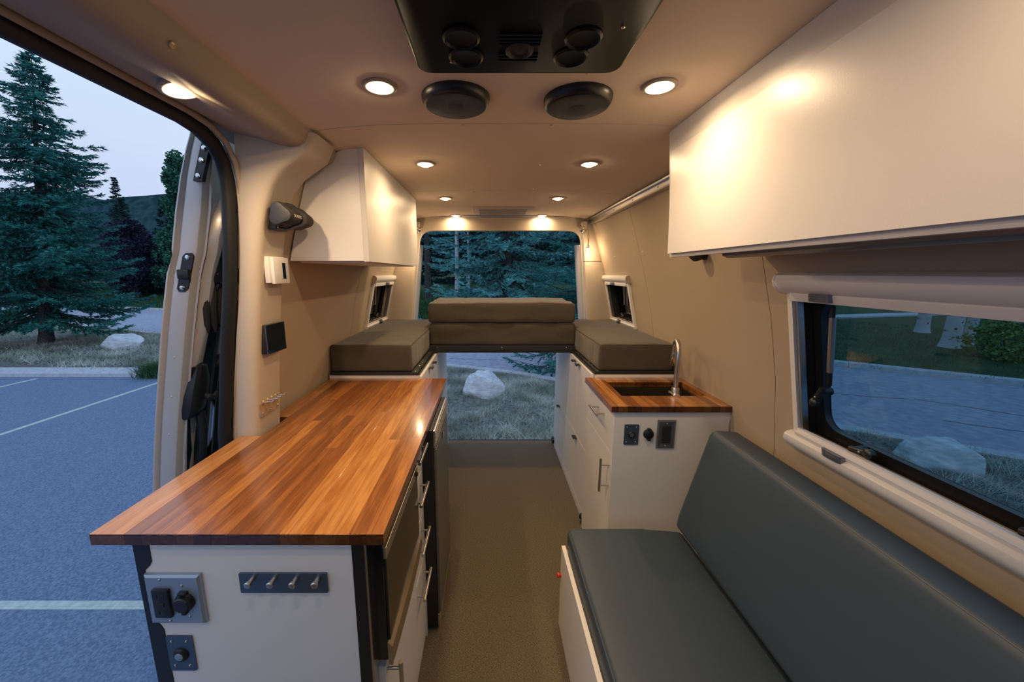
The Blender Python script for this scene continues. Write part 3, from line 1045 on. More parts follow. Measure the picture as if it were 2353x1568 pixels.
# fridge
fr = thing('fridge', (-.45, 1.45, 0), 'black sided fridge with grey door past the galley drawers', 'fridge')
B().box(-.74, -.2055, 1.263, 1.640, .012, .846, .002).build('body', BLACK, fr)
B().box(-.205, -.194, 1.272, 1.636, .075, .770, .002).build('door', FRIDGE, fr)
B().box(-.205, -.197, 1.270, 1.638, .775, .842, .001).build('vent_panel', STEEL, fr)
for k in range(4):
    B().box(-.1975, -.1955, 1.275, 1.634, .785 + .014 * k, .791 + .014 * k).build('vent_slat', BRASSY, fr)
B().box(-.205, -.198, 1.268, 1.638, .018, .070, .001).build('plinth', BRASSY, fr)
lk = B().box(-.1945, -.188, 1.438, 1.450, .735, .765, .002).build('latch', CHROME, fr)
for x in (-.70, -.25):
    for y in (1.30, 1.60):
        B().cyl((x, y, 0), (x, y, .013), .012, n=12).build('foot', BLACK, fr)

# plank countertops
def plank(parent, x0, x1, y0, y1, z0, z1, edge=.00022):
    return B().box(x0, x1, y0, y1, z0, z1, edge).build('plank', WOOD, parent)


ct = thing('countertop', (-.52, 1.27, CTB), 'long glossy walnut plank counter on the left galley', 'countertop')
n = 17
x0, x1 = -.823, -.218
w = (x1 - x0) / n
rr = random.Random(5)
for i in range(n):
    a, b_ = x0 + w * i, x0 + w * (i + 1) - .0002
    spans = [(.685, 1.842)]
    if i < 2:
        spans = [(.685, 1.1575), (1.322, 1.842)]
    for ya, yb in spans:
        cuts = [ya]
        if yb - ya > .6:
            q = ya + rr.uniform(.25, .9)
            if q < yb - .15 and rr.random() < .75:
                cuts.append(q)
        cuts.append(yb)
        for s, e in zip(cuts, cuts[1:]):
            plank(ct, max(a, -.812) if s > 1.3 else a, b_, s + .0001, e - .0001, CTB, CTZ + rr.uniform(-.0001, .0001))

# socket plates, hooks on the end panel
Y0 = .6995
sp = thing('socket_plate', (-.676, Y0, .712), 'square steel plate with black socket and round covered outlet on end panel', 'wall socket')
rows = [[(x, y, z) for x, z in L] for L, y in (([(-.736, .651), (-.616, .651), (-.616, .773), (-.736, .773)], Y0), ([(-.735, .652), (-.617, .652), (-.617, .772), (-.735, .772)], Y0 - .006), ([(-.730, .657), (-.622, .657), (-.622, .767), (-.730, .767)], Y0 - .009))]
B().ring(rows).build('plate', PLATE, sp)
o = B().box(-.718, -.681, Y0 - .016, Y0 - .0085, .673, .743, .003).build('socket_block', BLACK, sp, smooth=True)
for zc_ in (.688, .728):
    for dx in (-.007, .007):
        B().box(-.6995 + dx - .0012, -.6995 + dx + .0012, Y0 - .0165, Y0 - .0155, zc_ - .004, zc_ + .004).build('slot', BLACKM, o)
B().box(-.706, -.693, Y0 - .0172, Y0 - .0155, .703, .712, .0006).build('test_button', BLACKM, o)
o = B().lathe([(.021, 0), (.021, .004), (.0175, .006), (.0175, .013), (.015, .0155), (0, .0155)], (-.652, Y0 - .009, .711), (0, -1, 0), n=28).build('outlet_cap', BLACK, sp, smooth=True)
B().box(-.6575, -.6465, Y0 - .020, Y0 - .009, .684, .692, .002).build('cap_tab', BLACK, o)
B().box(-.661, -.643, Y0 - .018, Y0 - .009, .730, .737, .002).build('cap_hinge', BLACK, o)
for x, z in ((-.700, .763), (-.692, .661), (-.655, .748), (-.648, .672)):
    screw(sp, (x, Y0 - .009, z), (0, -1, 0), r=.0035)

bp_ = thing('switch_plate', (-.688, Y0, .568), 'dark steel plate with round push button low on end panel', 'switch')
rp = round_poly([(-.7165, .522), (-.6585, .522), (-.6585, .614), (-.7165, .614)], .004, 3)
B().ring([[(x, Y0, z) for x, z in rp], [(x, Y0 - .003, z) for x, z in rp]]).build('plate', DPLATE, bp_)
o = B().lathe([(.0165, 0), (.0165, .003), (.012, .0065), (.0095, .0065), (.0095, .003)], (-.6875, Y0 - .003, .566), (0, -1, 0), n=28).build('button_ring', BLACK, bp_, smooth=True)
B().lathe([(.0092, .002), (.0092, .0075), (.007, .0085), (0, .008)], (-.6875, Y0 - .003, .566), (0, -1, 0), n=24).build('push_button', PLATE, o, smooth=True)
for x in (-.7045, -.6715):
    for z in (.5365, .600):
        screw(bp_, (x, Y0 - .003, z), (0, -1, 0), r=.0032)

hk = thing('hook_rail', (-.44, Y0, .75), 'dark steel rail with four coat pegs on the white end panel', 'hook rail')
rp = round_poly([(-.535, .7255), (-.3475, .7255), (-.3475, .7735), (-.535, .7735)], .002, 2)
B().ring([[(x, Y0, z) for x, z in rp], [(x, Y0 - .004, z) for x, z in rp]]).build('back_plate', DPLATE, hk)
for k in range(4):
    x = -.5035 + .0462 * k
    B().tube([(x, Y0 - .003, .764), (x, Y0 - .014, .764), (x, Y0 - .022, .764)], .0052, n=12).build('peg', STEEL, hk, smooth=True)
    B().lathe([(.0052, 0), (.0070, .001), (.0072, .005), (.0055, .0068), (0, .007)], (x, Y0 - .021, .764), (0, -1, 0), n=16).build('peg_head', STEEL, hk, smooth=True)

# ------------------------------------------------------------------ under-bed cabinets
def tab_pull(front, x, y, z, s):
    b = B().prism([(x, z), (x - s * .020, z + .001), (x - s * .0235, z - .004), (x - s * .022, z - .0075), (x - s * .0195, z - .0015), (x, z - .003)], 'y', y - .026, y + .026)
    return b.build('tab_pull', BLACKM, front)


rc = thing('bed_cabinet', (-.6, 2.4, 0), 'white storage cabinet under the left bed cushion', 'cabinet')
B().box(-.818, -.362, 1.850, 2.93, 0, .889).build('carcass', WHITE, rc)
for a, b_, z0, z1, py in ((1.852, 2.148, .445, .884, 2.075), (1.852, 2.148, .055, .440, 2.0), (2.152, 2.925, .445, .884, 2.205), (2.152, 2.925, .055, .440, 2.5)):
    d = B().box(-.361, -.345, a, b_, z0, z1, .001).build('door', WHITE, rc)
    tab_pull(d, -.345, py, z1 - .012, -1)
B().box(-.361, -.345, 1.852, 2.925, 0, .050).build('kick_board', WHITE, rc)

rk = thing('bed_cabinet', (.75, 2.4, 0), 'white storage cabinet with black tab pulls under the right bed cushion', 'cabinet')
B().box(.548, .985, 1.893, 2.93, 0, .889).build('carcass', WHITE, rk)
B().box(.548, .985, 1.862, 1.892, .845, .889).build('front_rail', WHITE, rk)
for a, b_, z0, z1, py in ((1.893, 2.198, .432, .884, 2.145), (1.893, 2.198, .053, .426, 2.155), (2.202, 2.925, .432, .884, 2.255), (2.202, 2.925, .053, .426, 2.70)):
    d = B().box(.531, .547, a, b_, z0, z1, .001).build('door', WHITE, rk)
    tab_pull(d, .531, py, z1 - .012, 1)
B().box(.531, .547, 1.893, 2.925, 0, .048).build('kick_board', WHITE, rk)
for y, z in ((2.905, .036), (1.915, .022)):
    B().lathe([(.028, 0), (.030, .006), (.027, .014), (.020, .017), (.018, .010), (0, .010)], (.531, y, z + .006), (-1, 0, 0), n=24).build('round_grommet', BLACK, rk, smooth=True)

# ------------------------------------------------------------------ sink unit
sc_ = thing('sink_cabinet', (.75, 1.66, 0), 'white sink cabinet with steel bar handles under the small walnut top', 'cabinet')
B().box(.532, .980, 1.462, 1.885, 0, CTB - .18).build('carcass', WHITE, sc_)
B().box(.532, .545, 1.462, 1.885, CTB - .18, CTB).build('side_rail', WHITE, sc_)
B().box(.965, .980, 1.462, 1.86, CTB - .18, CTB).build('side_rail', WHITE, sc_)
B().box(.510, .982, 1.446, 1.461, 0, CTB).build('end_panel', WHITE, sc_)
d = B().box(.515, .531, 1.464, 1.888, .652, .838, .001).build('drawer_front', WHITE, sc_)
handle_on(d, (.477, 1.575, .782), (.477, 1.70, .782), .515)
d = B().box(.515, .531, 1.464, 1.888, .053, .648, .001).build('door', WHITE, sc_)
handle_on(d, (.477, 1.487, .468), (.477, 1.487, .622), .515, inset=.03)
B().box(.516, .531, 1.464, 1.888, 0, .050).build('kick_board', WHITE, sc_)

st = thing('sink_countertop', (.74, 1.65, CTB), 'small walnut plank counter with a cut out for the sink', 'countertop')
HX0, HX1, HY0, HY1 = .578, .948, 1.565, 1.775
x = .491
k = 0
while x < .984:
    w_ = rr.choice([.030, .036, .041])
    e = min(x + w_, .985)
    if x < HX0 < e:
        e = HX0
    if x < HX1 < e:
        e = HX1
    if .985 - e < .008:
        e = .985
    inside = x >= HX0 - 1e-6 and e <= HX1 + 1e-6
    for ya, yb in (((1.433, HY0), (HY1, 1.858)) if inside else ((1.433, 1.858),)):
        plank(st, x, e - .0002, ya, yb, CTB, CTZ + rr.uniform(-.0001, .0001))
    x = e
sk = thing('sink', (.76, 1.67, .70), 'rectangular brushed steel undermount sink in the small walnut counter', 'sink')
IN = round_poly([(.588, 1.575), (.938, 1.575), (.938, 1.765), (.588, 1.765)], .02, 4)
OUT = round_poly([(.562, 1.550), (.960, 1.550), (.960, 1.790), (.562, 1.790)], .02, 4)
BOT = round_poly([(.600, 1.587), (.926, 1.587), (.926, 1.753), (.600, 1.753)], .03, 4)
rows = [[(x, y, z) for x, y in L] for L, z in ((OUT, .8455), (OUT, .8492), (IN, .8492), (IN, .842), (BOT, .715), ([((x - .763) * .3 + .763, (y - 1.67) * .3 + 1.67) for x, y in BOT], .708))]
B().sheet(rows, close=True).build('basin', mat('sink_steel', (.30, .285, .26), rough=.28, metal=1.0), sk, smooth=True)
B().lathe([(.058, .705), (.058, .709), (.040, .711), (.022, .704), (0, .704)], (.763, 1.67, 0), (0, 0, 1), n=24).build('drain', CHROME, sk, smooth=True)
B().lathe([(.018, 0), (.018, .012), (.012, .02), (0, .021)], (.905, 1.752, .8492), (0, 0, 1), n=18).build('stopper_knob', BLACK, sk, smooth=True)

fa = thing('faucet', (.822, 1.590, .85), 'tall brushed steel gooseneck faucet on the small sink', 'faucet')
B().lathe([(.021, 0), (.021, .004), (.0165, .008), (.0165, .052), (.0145, .056)], (.822, 1.592, .8492), (0, 0, 1), n=24).build('base', STEEL, fa, smooth=True)
neck = [(.822, 1.592, .90), (.822, 1.592, 1.00), (.822, 1.592, 1.06)]
for k in range(1, 9):
    a = math.pi * k / 8
    neck.append((.822 + .030 * (1 - math.cos(a)) / 2, 1.592 + .10 * (1 - math.cos(a)) / 2, 1.06 + .045 * math.sin(a)))
neck += [(.852, 1.692, 1.045), (.852, 1.692, 1.03)]
o = B().tube(neck, .0105, n=18).build('spout', STEEL, fa, smooth=True)
B().lathe([(.0112, 0), (.0112, .05), (.0095, .052), (0, .052)], (.852, 1.692, 1.035), (0, 0, -1), n=18).build('spray_head', CHROME, o, smooth=True)
B().lathe([(.0145, -.004), (.0165, .0), (.0165, .020), (.0145, .024), (0, .024)], (.816, 1.575, .872), (-.25, -1, 0), n=20).build('lever_hub', CHROME, fa, smooth=True)
B().tube([(.812, 1.575, .872), (.800, 1.578, .885), (.786, 1.580, .892)], [.005, .0045, .004], n=10).build('lever', CHROME, fa, smooth=True)

# plates on the sink end panel
Y1 = 1.4455
a_ = thing('switch_plate', (.58, Y1, .75), 'small dark plate with round button on the sink cabinet end', 'switch')
rp = round_poly([(.5525, .706), (.612, .706), (.612, .794), (.5525, .794)], .004, 3)
B().ring([[(x, Y1, z) for x, z in rp], [(x, Y1 - .003, z) for x, z in rp]]).build('plate', DPLATE, a_)
o = B().lathe([(.0145, 0), (.0145, .003), (.011, .006), (.009, .006), (.009, .003)], (.582, Y1 - .003, .751), (0, -1, 0), n=24).build('button_ring', BLACK, a_, smooth=True)
B().lathe([(.0088, .002), (.0088, .007), (0, .008)], (.582, Y1 - .003, .751), (0, -1, 0), n=20).build('push_button', STEEL, o, smooth=True)
for x in (.563, .601):
    for z in (.718, .783):
        screw(a_, (x, Y1 - .003, z), (0, -1, 0), r=.003)
b2 = thing('power_outlet', (.652, Y1, .753), 'round black capped power outlet between the two plates on the sink cabinet', 'power outlet')
B().lathe([(.021, 0), (.021, .004), (.018, .006), (.018, .012), (.015, .014), (0, .014)], (.652, Y1, .753), (0, -1, 0), n=28).build('cap', BLACK, b2, smooth=True)
B().box(.645, .659, Y1 - .015, Y1, .727, .736, .002).build('tab', BLACK, b2)
B().box(.645, .659, Y1 - .013, Y1, .772, .779, .002).build('hinge', BLACK, b2)
c2 = thing('control_plate', (.724, Y1, .752), 'taller grey framed plate with black switch panel on the sink cabinet', 'switch')
rows = [[(x, y, z) for x, z in L] for L, y in (([(.6865, .6905), (.7605, .6905), (.7605, .8135), (.6865, .8135)], Y1), ([(.6865, .6905), (.7605, .6905), (.7605, .8135), (.6865, .8135)], Y1 - .003), ([(.692, .696), (.755, .696), (.755, .808), (.692, .808)], Y1 - .007),
                                               ([(.705, .714), (.742, .714), (.742, .790), (.705, .790)], Y1 - .005))]
B().ring(rows).build('plate', GUNMETAL, c2)
B().box(.706, .741, Y1 - .008, Y1 - .0045, .715, .789, .001).build('rocker', BLACKM, c2)
for z in (.704, .799):
    screw(c2, (.7235, Y1 - .0068, z), (0, -1, 0), r=.0035)

# ------------------------------------------------------------------ bed
br = thing('bed_rail', (-.4, 2.4, .89), 'black steel bed rail along the left cabinet edge', 'bed rail')
B().prism([(-.812, .8905), (-.812, .905), (-.366, .905), (-.366, .892), (-.362, .892), (-.362, .8985), (-.358, .8985), (-.358, .8905)], 'y', 1.846, 2.395).build('flange', BLACKM, br)
for y in (1.875, 1.985, 2.06, 2.20, 2.32):
    screw(br, (-.382, y, .905), (0, 0, 1), r=.0045)
br2 = thing('bed_rail', (.55, 2.4, .89), 'black steel bed rail along the right cabinet edge', 'bed rail')
B().prism([(.965, .8905), (.965, .905), (.550, .905), (.550, .892), (.546, .892), (.546, .8985), (.540, .8985), (.540, .8905)], 'y', 1.866, 2.395).build('flange', BLACKM, br2)
for y in (1.895, 2.01, 2.08, 2.20, 2.32):
    screw(br2, (.566, y, .905), (0, 0, 1), r=.0045)
bpn = thing('bed_platform', (.08, 2.65, .9), 'black platform bridging the aisle under the double bed cushion', 'bed platform')
B().box(-.398, .560, 2.398, 2.92, .906, .936, .002).build('deck', BLACKM, bpn)
B().box(-.390, .552, 2.397, 2.412, .890, .9055, .001).build('front_angle', BLACK, bpn)
for x in (-.34, .08, .50):
    screw(bpn, (x, 2.3975, .925), (0, -1, 0), r=.0045)


def cushion(name, x0, x1, y0, y1, z0, z1, r, label, wr=.004, seed=0, top_piping=True):
    c = thing(name, ((x0 + x1) / 2, (y0 + y1) / 2, z0), label, 'cushion', 'grey brown bed cushions')

    def fn(q):
        s = Vector((q.x * 9 + seed, q.y * 9, q.z * 16))
        d = noise.noise(s) * wr + noise.noise(s * 2.7) * wr * .45
        bulge = .004
        m = Vector(((q.x - (x0 + x1) / 2) / ((x1 - x0) / 2), (q.y - (y0 + y1) / 2) / ((y1 - y0) / 2), (q.z - (z0 + z1) / 2) / ((z1 - z0) / 2)))
        out = Vector((m.x ** 7, m.y ** 7, max(0, m.z) ** 7)) * (d)
        out.z += bulge * (1 - m.x ** 4) * (1 - m.y ** 4) * (1 if m.z > .9 else 0)
        if m.z < -.9:
            out.z = 0
        return q + out
    B().pad(x0, x1, y0, y1, z0, z1, r, nx=18, ny=18, nz=5, fn=fn).build('cover', MATTR, c, smooth=True)
    if top_piping:
        zt = z1 - r * .35
        e = r * .30
        loop = round_poly([(x0 + e, y0 + e), (x1 - e, y0 + e), (x1 - e, y1 - e), (x0 + e, y1 - e)], r, 4)
        path = []
        L = len(loop)
        for i in range(L):
            p, q = Vector(loop[i]), Vector(loop[(i + 1) % L])
            m = max(1, int((q - p).length / .04))
            for k in range(m):
                t = p.lerp(q, k / m)
                path.append(Vector(fn(Vector((t.x, t.y, zt)))))
        path.append(path[0].copy())
        B().tube(path, .0028, n=6, cap=False).build('piping', PIPING, c, smooth=True)
    return c


cushion('bed_cushion', -.808, -.396, 1.853, 2.925, .9055, 1.046, .016, 'flat grey brown cushion filling the left side of the bed', seed=1)
cushion('bed_cushion', .562, .948, 1.872, 2.925, .9055, 1.046, .016, 'flat grey brown cushion on the right of the bed behind the faucet', seed=5)
cushion('bed_cushion', -.391, .556, 2.405, 2.915, .9365, 1.082, .018, 'lower of the two stacked grey brown cushions bridging the aisle', seed=9, wr=.006)
cushion('bed_cushion', -.398, .552, 2.398, 2.915, 1.0865, 1.216, .020, 'upper of the two stacked grey brown cushions before the rear doors', seed=13, wr=.007)

# ------------------------------------------------------------------ bench
bb_ = thing('bench_box', (.6, .55, 0), 'white bench box with a thin top edge beside the aisle', 'bench')
B().box(.281, .297, -.4, 1.297, 0, .355, .001).build('front_panel', WHITE, bb_)
B().box(.297, .97, 1.281, 1.297, 0, .335).build('end_panel', WHITE, bb_)
B().box(.297, .97, -.4, 1.281, .322, .336).build('lid', WHITE, bb_)
B().lathe([(.006, 0), (.006, .006), (.010, .008), (.010, .014), (.006, .016), (0, .016)], (.281, 1.285, .232), (-1, 0, 0), n=16).build('release_knob', RED, bb_, smooth=True)

bs = thing('bench_seat_cushion', (.52, .45, .336), 'slate blue vinyl seat cushion on the white bench', 'cushion', 'slate blue bench cushions')


def seat_fn(q):
    m = max(0, (q.z - .40) / .035)
    u = (q.x - .50) / .21
    return Vector((q.x, q.y, q.z - .010 * m * max(0, u) ** 2 + .004 * m * (1 - u * u)))


B().pad(.299, .745, -.4, 1.298, .3365, .434, .022, nx=8, ny=24, nz=2, fn=seat_fn).build('cover', LEATHER, bs, smooth=True)
B().tube([(.3035, y, .4265) for y in (-.38, .2, .8, 1.27)] + [(.312, 1.292, .4275)] + [(.34, 1.2935, .4285), (.6, 1.2935, .429)], .0011, n=6).build('seam', SEAM, bs)

bk = thing('bench_back_cushion', (.84, .45, .42), 'slate blue vinyl backrest leaning on the right wall', 'cushion', 'slate blue bench cushions')


def back_fn(q):
    h = (q.z - .425) / .41
    return Vector((q.x + .105 * h, q.y, q.z - .35 * (q.x - .757) * (0.25)))


B().pad(.708, .812, -.4, 1.300, .4365, .836, .022, nx=2, ny=24, nz=8, fn=back_fn).build('cover', LEATHER, bk, smooth=True)
B().tube([back_fn(Vector((.7125, y, .829))) for y in (-.38, .2, .8, 1.285)] + [back_fn(Vector((.7145, 1.2955, .81))), back_fn(Vector((.7145, 1.2965, .7))), back_fn(Vector((.7145, 1.2965, .47)))], .0011, n=6).build('seam', SEAM, bk)

# ------------------------------------------------------------------ things on the pillar
bs_ = thing('portable_speaker', (-.655, 1.24, 1.58), 'small black portable speaker strapped to the pillar beside the cabinet', 'speaker')


def tri_section(r, k=.16, n=28):
    return [(r * (1 + k * math.cos(3 * t + .6)) * math.cos(t), r * (1 + k * math.cos(3 * t + .6)) * math.sin(t)) for t in (2 * math.pi * i / n for i in range(n))]


SPX, SPZ = -.626, 1.577
spr = [(1.166, .86), (1.168, .95), (1.174, 1.0), (1.205, 1.0), (1.29, 1.0), (1.305, .97), (1.312, .85)]
rows = [[(SPX + a * s, y, SPZ + c * s) for a, c in tri_section(.0335)] for y, s in spr]
body = B().ring(rows).build('body', mat('speaker_fabric', (.03, .028, .024), rough=.75, bump=.2, bscale=900), bs_, smooth=True)
rows = [[(SPX + a * s, y, SPZ + c * s) for a, c in tri_section(.0335)] for y, s in ((1.1595, .80), (1.1605, .9), (1.166, .955))]
B().ring(rows).build('end_cap', mat('speaker_cap', (.022, .026, .034), rough=.55), body, smooth=True)
rows = [[(SPX + a * s, y, SPZ + c * s) for a, c in tri_section(.0335)] for y, s in ((1.222, 1.0), (1.222, 1.12), (1.246, 1.12), (1.246, 1.0))]
B().ring(rows).build('strap_ring', BLACK, bs_, smooth=True)
B().box(-.684, -.655, 1.195, 1.262, 1.535, 1.615, .004).build('bracket', BLACK, bs_, smooth=True)
screw(bs_, (-.655, 1.20, 1.545), (1, 0, 0), r=.004)
tx = bpy.data.curves.new('lettering', 'FONT')
tx.body = 'SONOS'
tx.size = .0135
tx.extrude = .0002
tx.align_x = 'CENTER'
tx.align_y = 'CENTER'
tmp = bpy.data.objects.new('lettering', tx)
COL.objects.link(tmp)
me_t = bpy.data.meshes.new_from_object(tmp.evaluated_get(bpy.context.evaluated_depsgraph_get()))
bpy.data.objects.remove(tmp)
to = bpy.data.objects.new('lettering', me_t)
COL.objects.link(to)
to.parent = body
to.data.materials.append(LETTER)
to.location = Vector((SPX + .0388, 1.198, SPZ - .004)) - ORI[body.name]
to.rotation_euler = Matrix(((0, 0, 1), (1, 0, 0), (0, 1, 0))).to_euler()

tmx = -.704
tm = thing('thermostat', (-.70, 1.25, 1.41), 'white box thermostat high on the fabric pillar', 'thermostat')
B().box(tmx, -.688, 1.190, 1.285, 1.372, 1.455, .002).build('base', WHITE_PL, tm, smooth=True)
o = B().box(-.6885, -.677, 1.197, 1.287, 1.369, 1.453, .003).build('cover', WHITE_PL, tm, smooth=True)
B().box(-.6775, -.6762, 1.246, 1.264, 1.385, 1.436).build('display', SCREEN, o)

dp = thing('touch_display', (-.73, 1.25, 1.19), 'small black touch display on the pillar below the thermostat', 'display')
B().box(-.745, -.721, 1.190, 1.295, 1.142, 1.238, .003).build('housing', BLACK, dp, smooth=True)
B().box(-.7215, -.7195, 1.190, 1.296, 1.1415, 1.2385, .0008).build('silver_edge', CHROME, dp)
B().box(-.720, -.716, 1.1925, 1.296, 1.142, 1.238, .0015).build('screen', SCREEN, dp)

vp_ = thing('valve_plate', (-.76, 1.23, .98), 'steel valve plate with a row of brass toggles near the counter', 'switch panel')
xa, xb = -.764, -.756
rows = [[(xa + off - .09 * (z - .98), y, z) for y, z in ((1.178, .932), (1.282, .932), (1.282, 1.026), (1.178, 1.026))] for off in (-.003, .004)]
B().ring(rows).build('plate', BRASSY, vp_)
for k in range(4):
    y = 1.196 + .024 * k
    o = B().lathe([(.0075, 0), (.0075, .003), (.0045, .005), (.0045, .010)], (-.760, y, .977), (1, 0, 0), n=12).build('toggle_collar', BRASSY, vp_, smooth=True)
    B().tube([(-.752, y, .977), (-.738, y + .004, .979), (-.726, y + .008, .980)], [.0028, .0024, .0032], n=10).build('toggle', CHROME, o, smooth=True)
for y, z in ((1.187, .942), (1.273, .942), (1.187, 1.016), (1.273, 1.016), (1.23, .942), (1.23, 1.016)):
    screw(vp_, (-.760 - .09 * (z - .98), y, z), (1, 0, 0), r=.0042, h=.003)

# wall lamp partly behind the right overhead
wlp = thing('wall_lamp', (.845, 1.52, 1.465), 'small black dome lamp on the right wall at the overhead cabinet', 'lamp')
B().lathe([(.020, 0), (.024, .006), (.020, .012), (.012, .014)], (.853, 1.52, 1.478), (-1, 0, -.25), n=20).build('mount', BLACK, wlp, smooth=True)
B().lathe([(.004, -.026), (.022, -.020), (.029, -.004), (.030, .010), (.027, .012), (0, .012)], (.818, 1.515, 1.478), (-.5, -.3, .8), n=24).build('shade', BLACK, wlp, smooth=True)

# gooseneck reading lamps by the rear doors
for nm, sx, bx in (('right', 1, .690), ('left', -1, -.528)):
    g = thing('reading_lamp', (bx, 2.88, 1.72), 'gooseneck reading lamp with clear shade high on the ' + nm + ' rear pillar', 'lamp')
    B().lathe([(.020, -.03), (.020, .003), (.015, .007), (0, .008)], (bx, 2.885, 1.722), (0, -1, 0), n=20).build('base', CHROME, g, smooth=True)
    pth = [(bx, 2.877, 1.722), (bx - sx * .006, 2.84, 1.728), (bx + sx * .014, 2.815, 1.722), (bx + sx * .026, 2.81, 1.69), (bx + sx * .030, 2.81, 1.64), (bx + sx * .028, 2.81, 1.60)]
    B().tube(pth, .005, n=10).build('gooseneck', BRASSY, g, smooth=True)
    B().lathe([(.010, 0), (.012, -.012), (.012, -.022), (0, -.022)], (bx + sx * .028, 2.81, 1.605), (0, 0, 1), n=16).build('lamp_socket', CHROME, g, smooth=True)
    sh = B().lathe([(.013, -.022), (.020, -.024), (.020, -.062), (.017, -.064), (.017, -.028)], (bx + sx * .028, 2.81, 1.605), (0, 0, 1), n=20).build('shade', CLEAR, g, smooth=True)
    B().lathe([(.008, -.023), (.008, -.036), (.004, -.040), (0, -.041)], (bx + sx * .028, 2.81, 1.605), (0, 0, 1), n=12).build('bulb', emit_mat('reading_bulb_' + nm, (1, .78, .52), 60.0), g, smooth=True)

    ld = bpy.data.lights.new('reading_glow', 'POINT')
    ld.energy = 2.0
    ld.color = PUCK_COLOR
    ld.shadow_soft_size = .012
    lo = bpy.data.objects.new('reading_glow', ld)
    COL.objects.link(lo)
    lo.parent = g
    lo.location = Vector((bx + sx * .028, 2.81, 1.555)) - ORI[g.name]

# ------------------------------------------------------------------ open sliding door outside
DX = [(-.02, -1.26), (.3, -1.255), (.6, -1.235), (.83, -1.194), (1.05, -1.145), (1.25, -1.10), (1.42, -1.055), (1.455, -1.040), (1.47, -1.034), (1.58, -1.008), (1.70, -.972), (1.78, -.942), (1.84, -.915)]


def dxo(z):
    for (a, b_), (c, d) in zip(DX, DX[1:]):
        if z <= c:
            return b_ + (d - b_) * (z - a) / (c - a)
    return DX[-1][1]


dzs = [-.02, .2, .4, .6, .75, .9, 1.05, 1.2, 1.3, 1.4, 1.44, 1.46, 1.48, 1.52, 1.60, 1.66, 1.70, 1.74, 1.78, 1.82, 1.845]
YD = 1.245
door = thing('door_1', (-1.15, 1.8, 0), 'open silver sliding door slid back outside the left wall', 'sliding door')
door['kind'] = 'structure'
rows = []
for z in dzs:
    x = dxo(z)
    k = 1.0 if z < 1.62 else max(.55, 1 - (z - 1.62) * 2.0)
    kink = .006 if 1.43 < z < 1.47 else 0
    sec = [(0, 1.0), (0, .10), (.001 + kink, .004), (.004 + kink, -.002), (.010, -.003), (.015, .003), (.019, .012), (.023, .012), (.027, .003), (.034, .001), (.074, .001), (.081, .004), (.086, .014), (.089, .026), (.095, .028)]
    rows.append([(x + a * k, YD + b_, z) for a, b_ in sec])
B().sheet(rows).build('outer_shell', PAINT, door, smooth=True, fix=False)
# inner side: ridge, recess and trim, curving rearwards at the top
def dcv(z):
    return 0 if z < 1.50 else ((z - 1.50) / .22) ** 2 * .085


rows, rows2 = [], []
for z in dzs:
    x = dxo(z)
    k = 1.0 if z < 1.62 else max(.6, 1 - (z - 1.62) * 1.8)
    cv = dcv(z)
    low = max(0, min(1, (1.18 - z) / .10))
    hgt = .020 * (1 - low)
    rows.append([(x + a * k, YD + b_, z) for a, b_ in ((.084, .012), (.086, .026 + cv), (.085, .040 + cv), (.090 + hgt * .4, .046 + cv), (.091 + hgt, .056 + cv), (.092 + hgt, .070 + cv), (.090 + hgt * .8, .082 + cv), (.086, .090 + cv), (.084, .098 + cv))])
    rows2.append([(x + a * k, YD + b_, z) for a, b_ in ((.0835, .090 + cv), (.083, .12 + cv), (.086, .16 + cv), (.087, .95))])
B().sheet(rows).build('edge_ridge', PAINT, door, smooth=True, fix=False)
B().sheet(rows2).build('inner_frame', PAINTD, door, smooth=True, fix=False)
rows = []
for z in (1.30, 1.36, 1.45, 1.52, 1.58, 1.625):
    x = dxo(z)
    y0 = 1.348 + max(0, (z - 1.47)) ** 2 * 3.2
    rows.append([(x + .084, y0, z), (x + .098, y0 + .006, z), (x + .112, y0 + .030, z), (x + .112, 1.95, z), (x + .084, 1.95, z)])
B().ring(rows).build('upper_trim', PILLAR, door, smooth=True)
rows = [[(dxo(z) + .0865, y, z), (dxo(z) + .0865, y + .6, z), (dxo(z) + .090, y + .6, z), (dxo(z) + .090, y, z)] for z, y in ((.60, 1.292), (.9, 1.285), (1.1, 1.300), (1.29, 1.315))]
B().ring(rows).build('dark_pane', mat('door_dark_glass', (.008, .022, .036), rough=.08, spec=.6), door)
rows = [[(dxo(z) + .090, y, z), (dxo(z) + .104, y + .004, z), (dxo(z) + .104, y + .012, z), (dxo(z) + .090, y + .016, z)] for z, y in ((.62, 1.385), (.9, 1.392), (1.1, 1.40), (1.29, 1.408))]
B().ring(rows).build('pane_edge', CHROME, door)
x = dxo(1.36)
pk = B()
rows = [[(x + .085, y0, z), (x + .118 + d_, y0 + .006, z), (x + .124 + d_, y0 + .018, z), (x + .124 + d_, 1.62, z), (x + .085, 1.62, z)] for z, y0, d_ in ((1.365, 1.322, -.012), (1.372, 1.308, 0), (1.385, 1.304, .0), (1.455, 1.292, .008), (1.475, 1.294, .008), (1.485, 1.300, .0))]
p_ = pk.ring(rows).build('storage_pocket', BLACK, door, smooth=True)
rows = [[(x + .1265 + d_, y, z), (x + .1285 + d_, y, z), (x + .1285 + d_, y + .15, z), (x + .1265 + d_, y + .15, z)] for z, y, d_ in ((1.392, 1.338, 0), (1.460, 1.334, .007))]
B().ring(rows).build('pocket_opening', SCREEN, p_)
for z in (1.40, 1.42, 1.45):
    screw(p_, (x + .125, 1.323, z), (1, 0, 0), r=.003, material=CHROME)
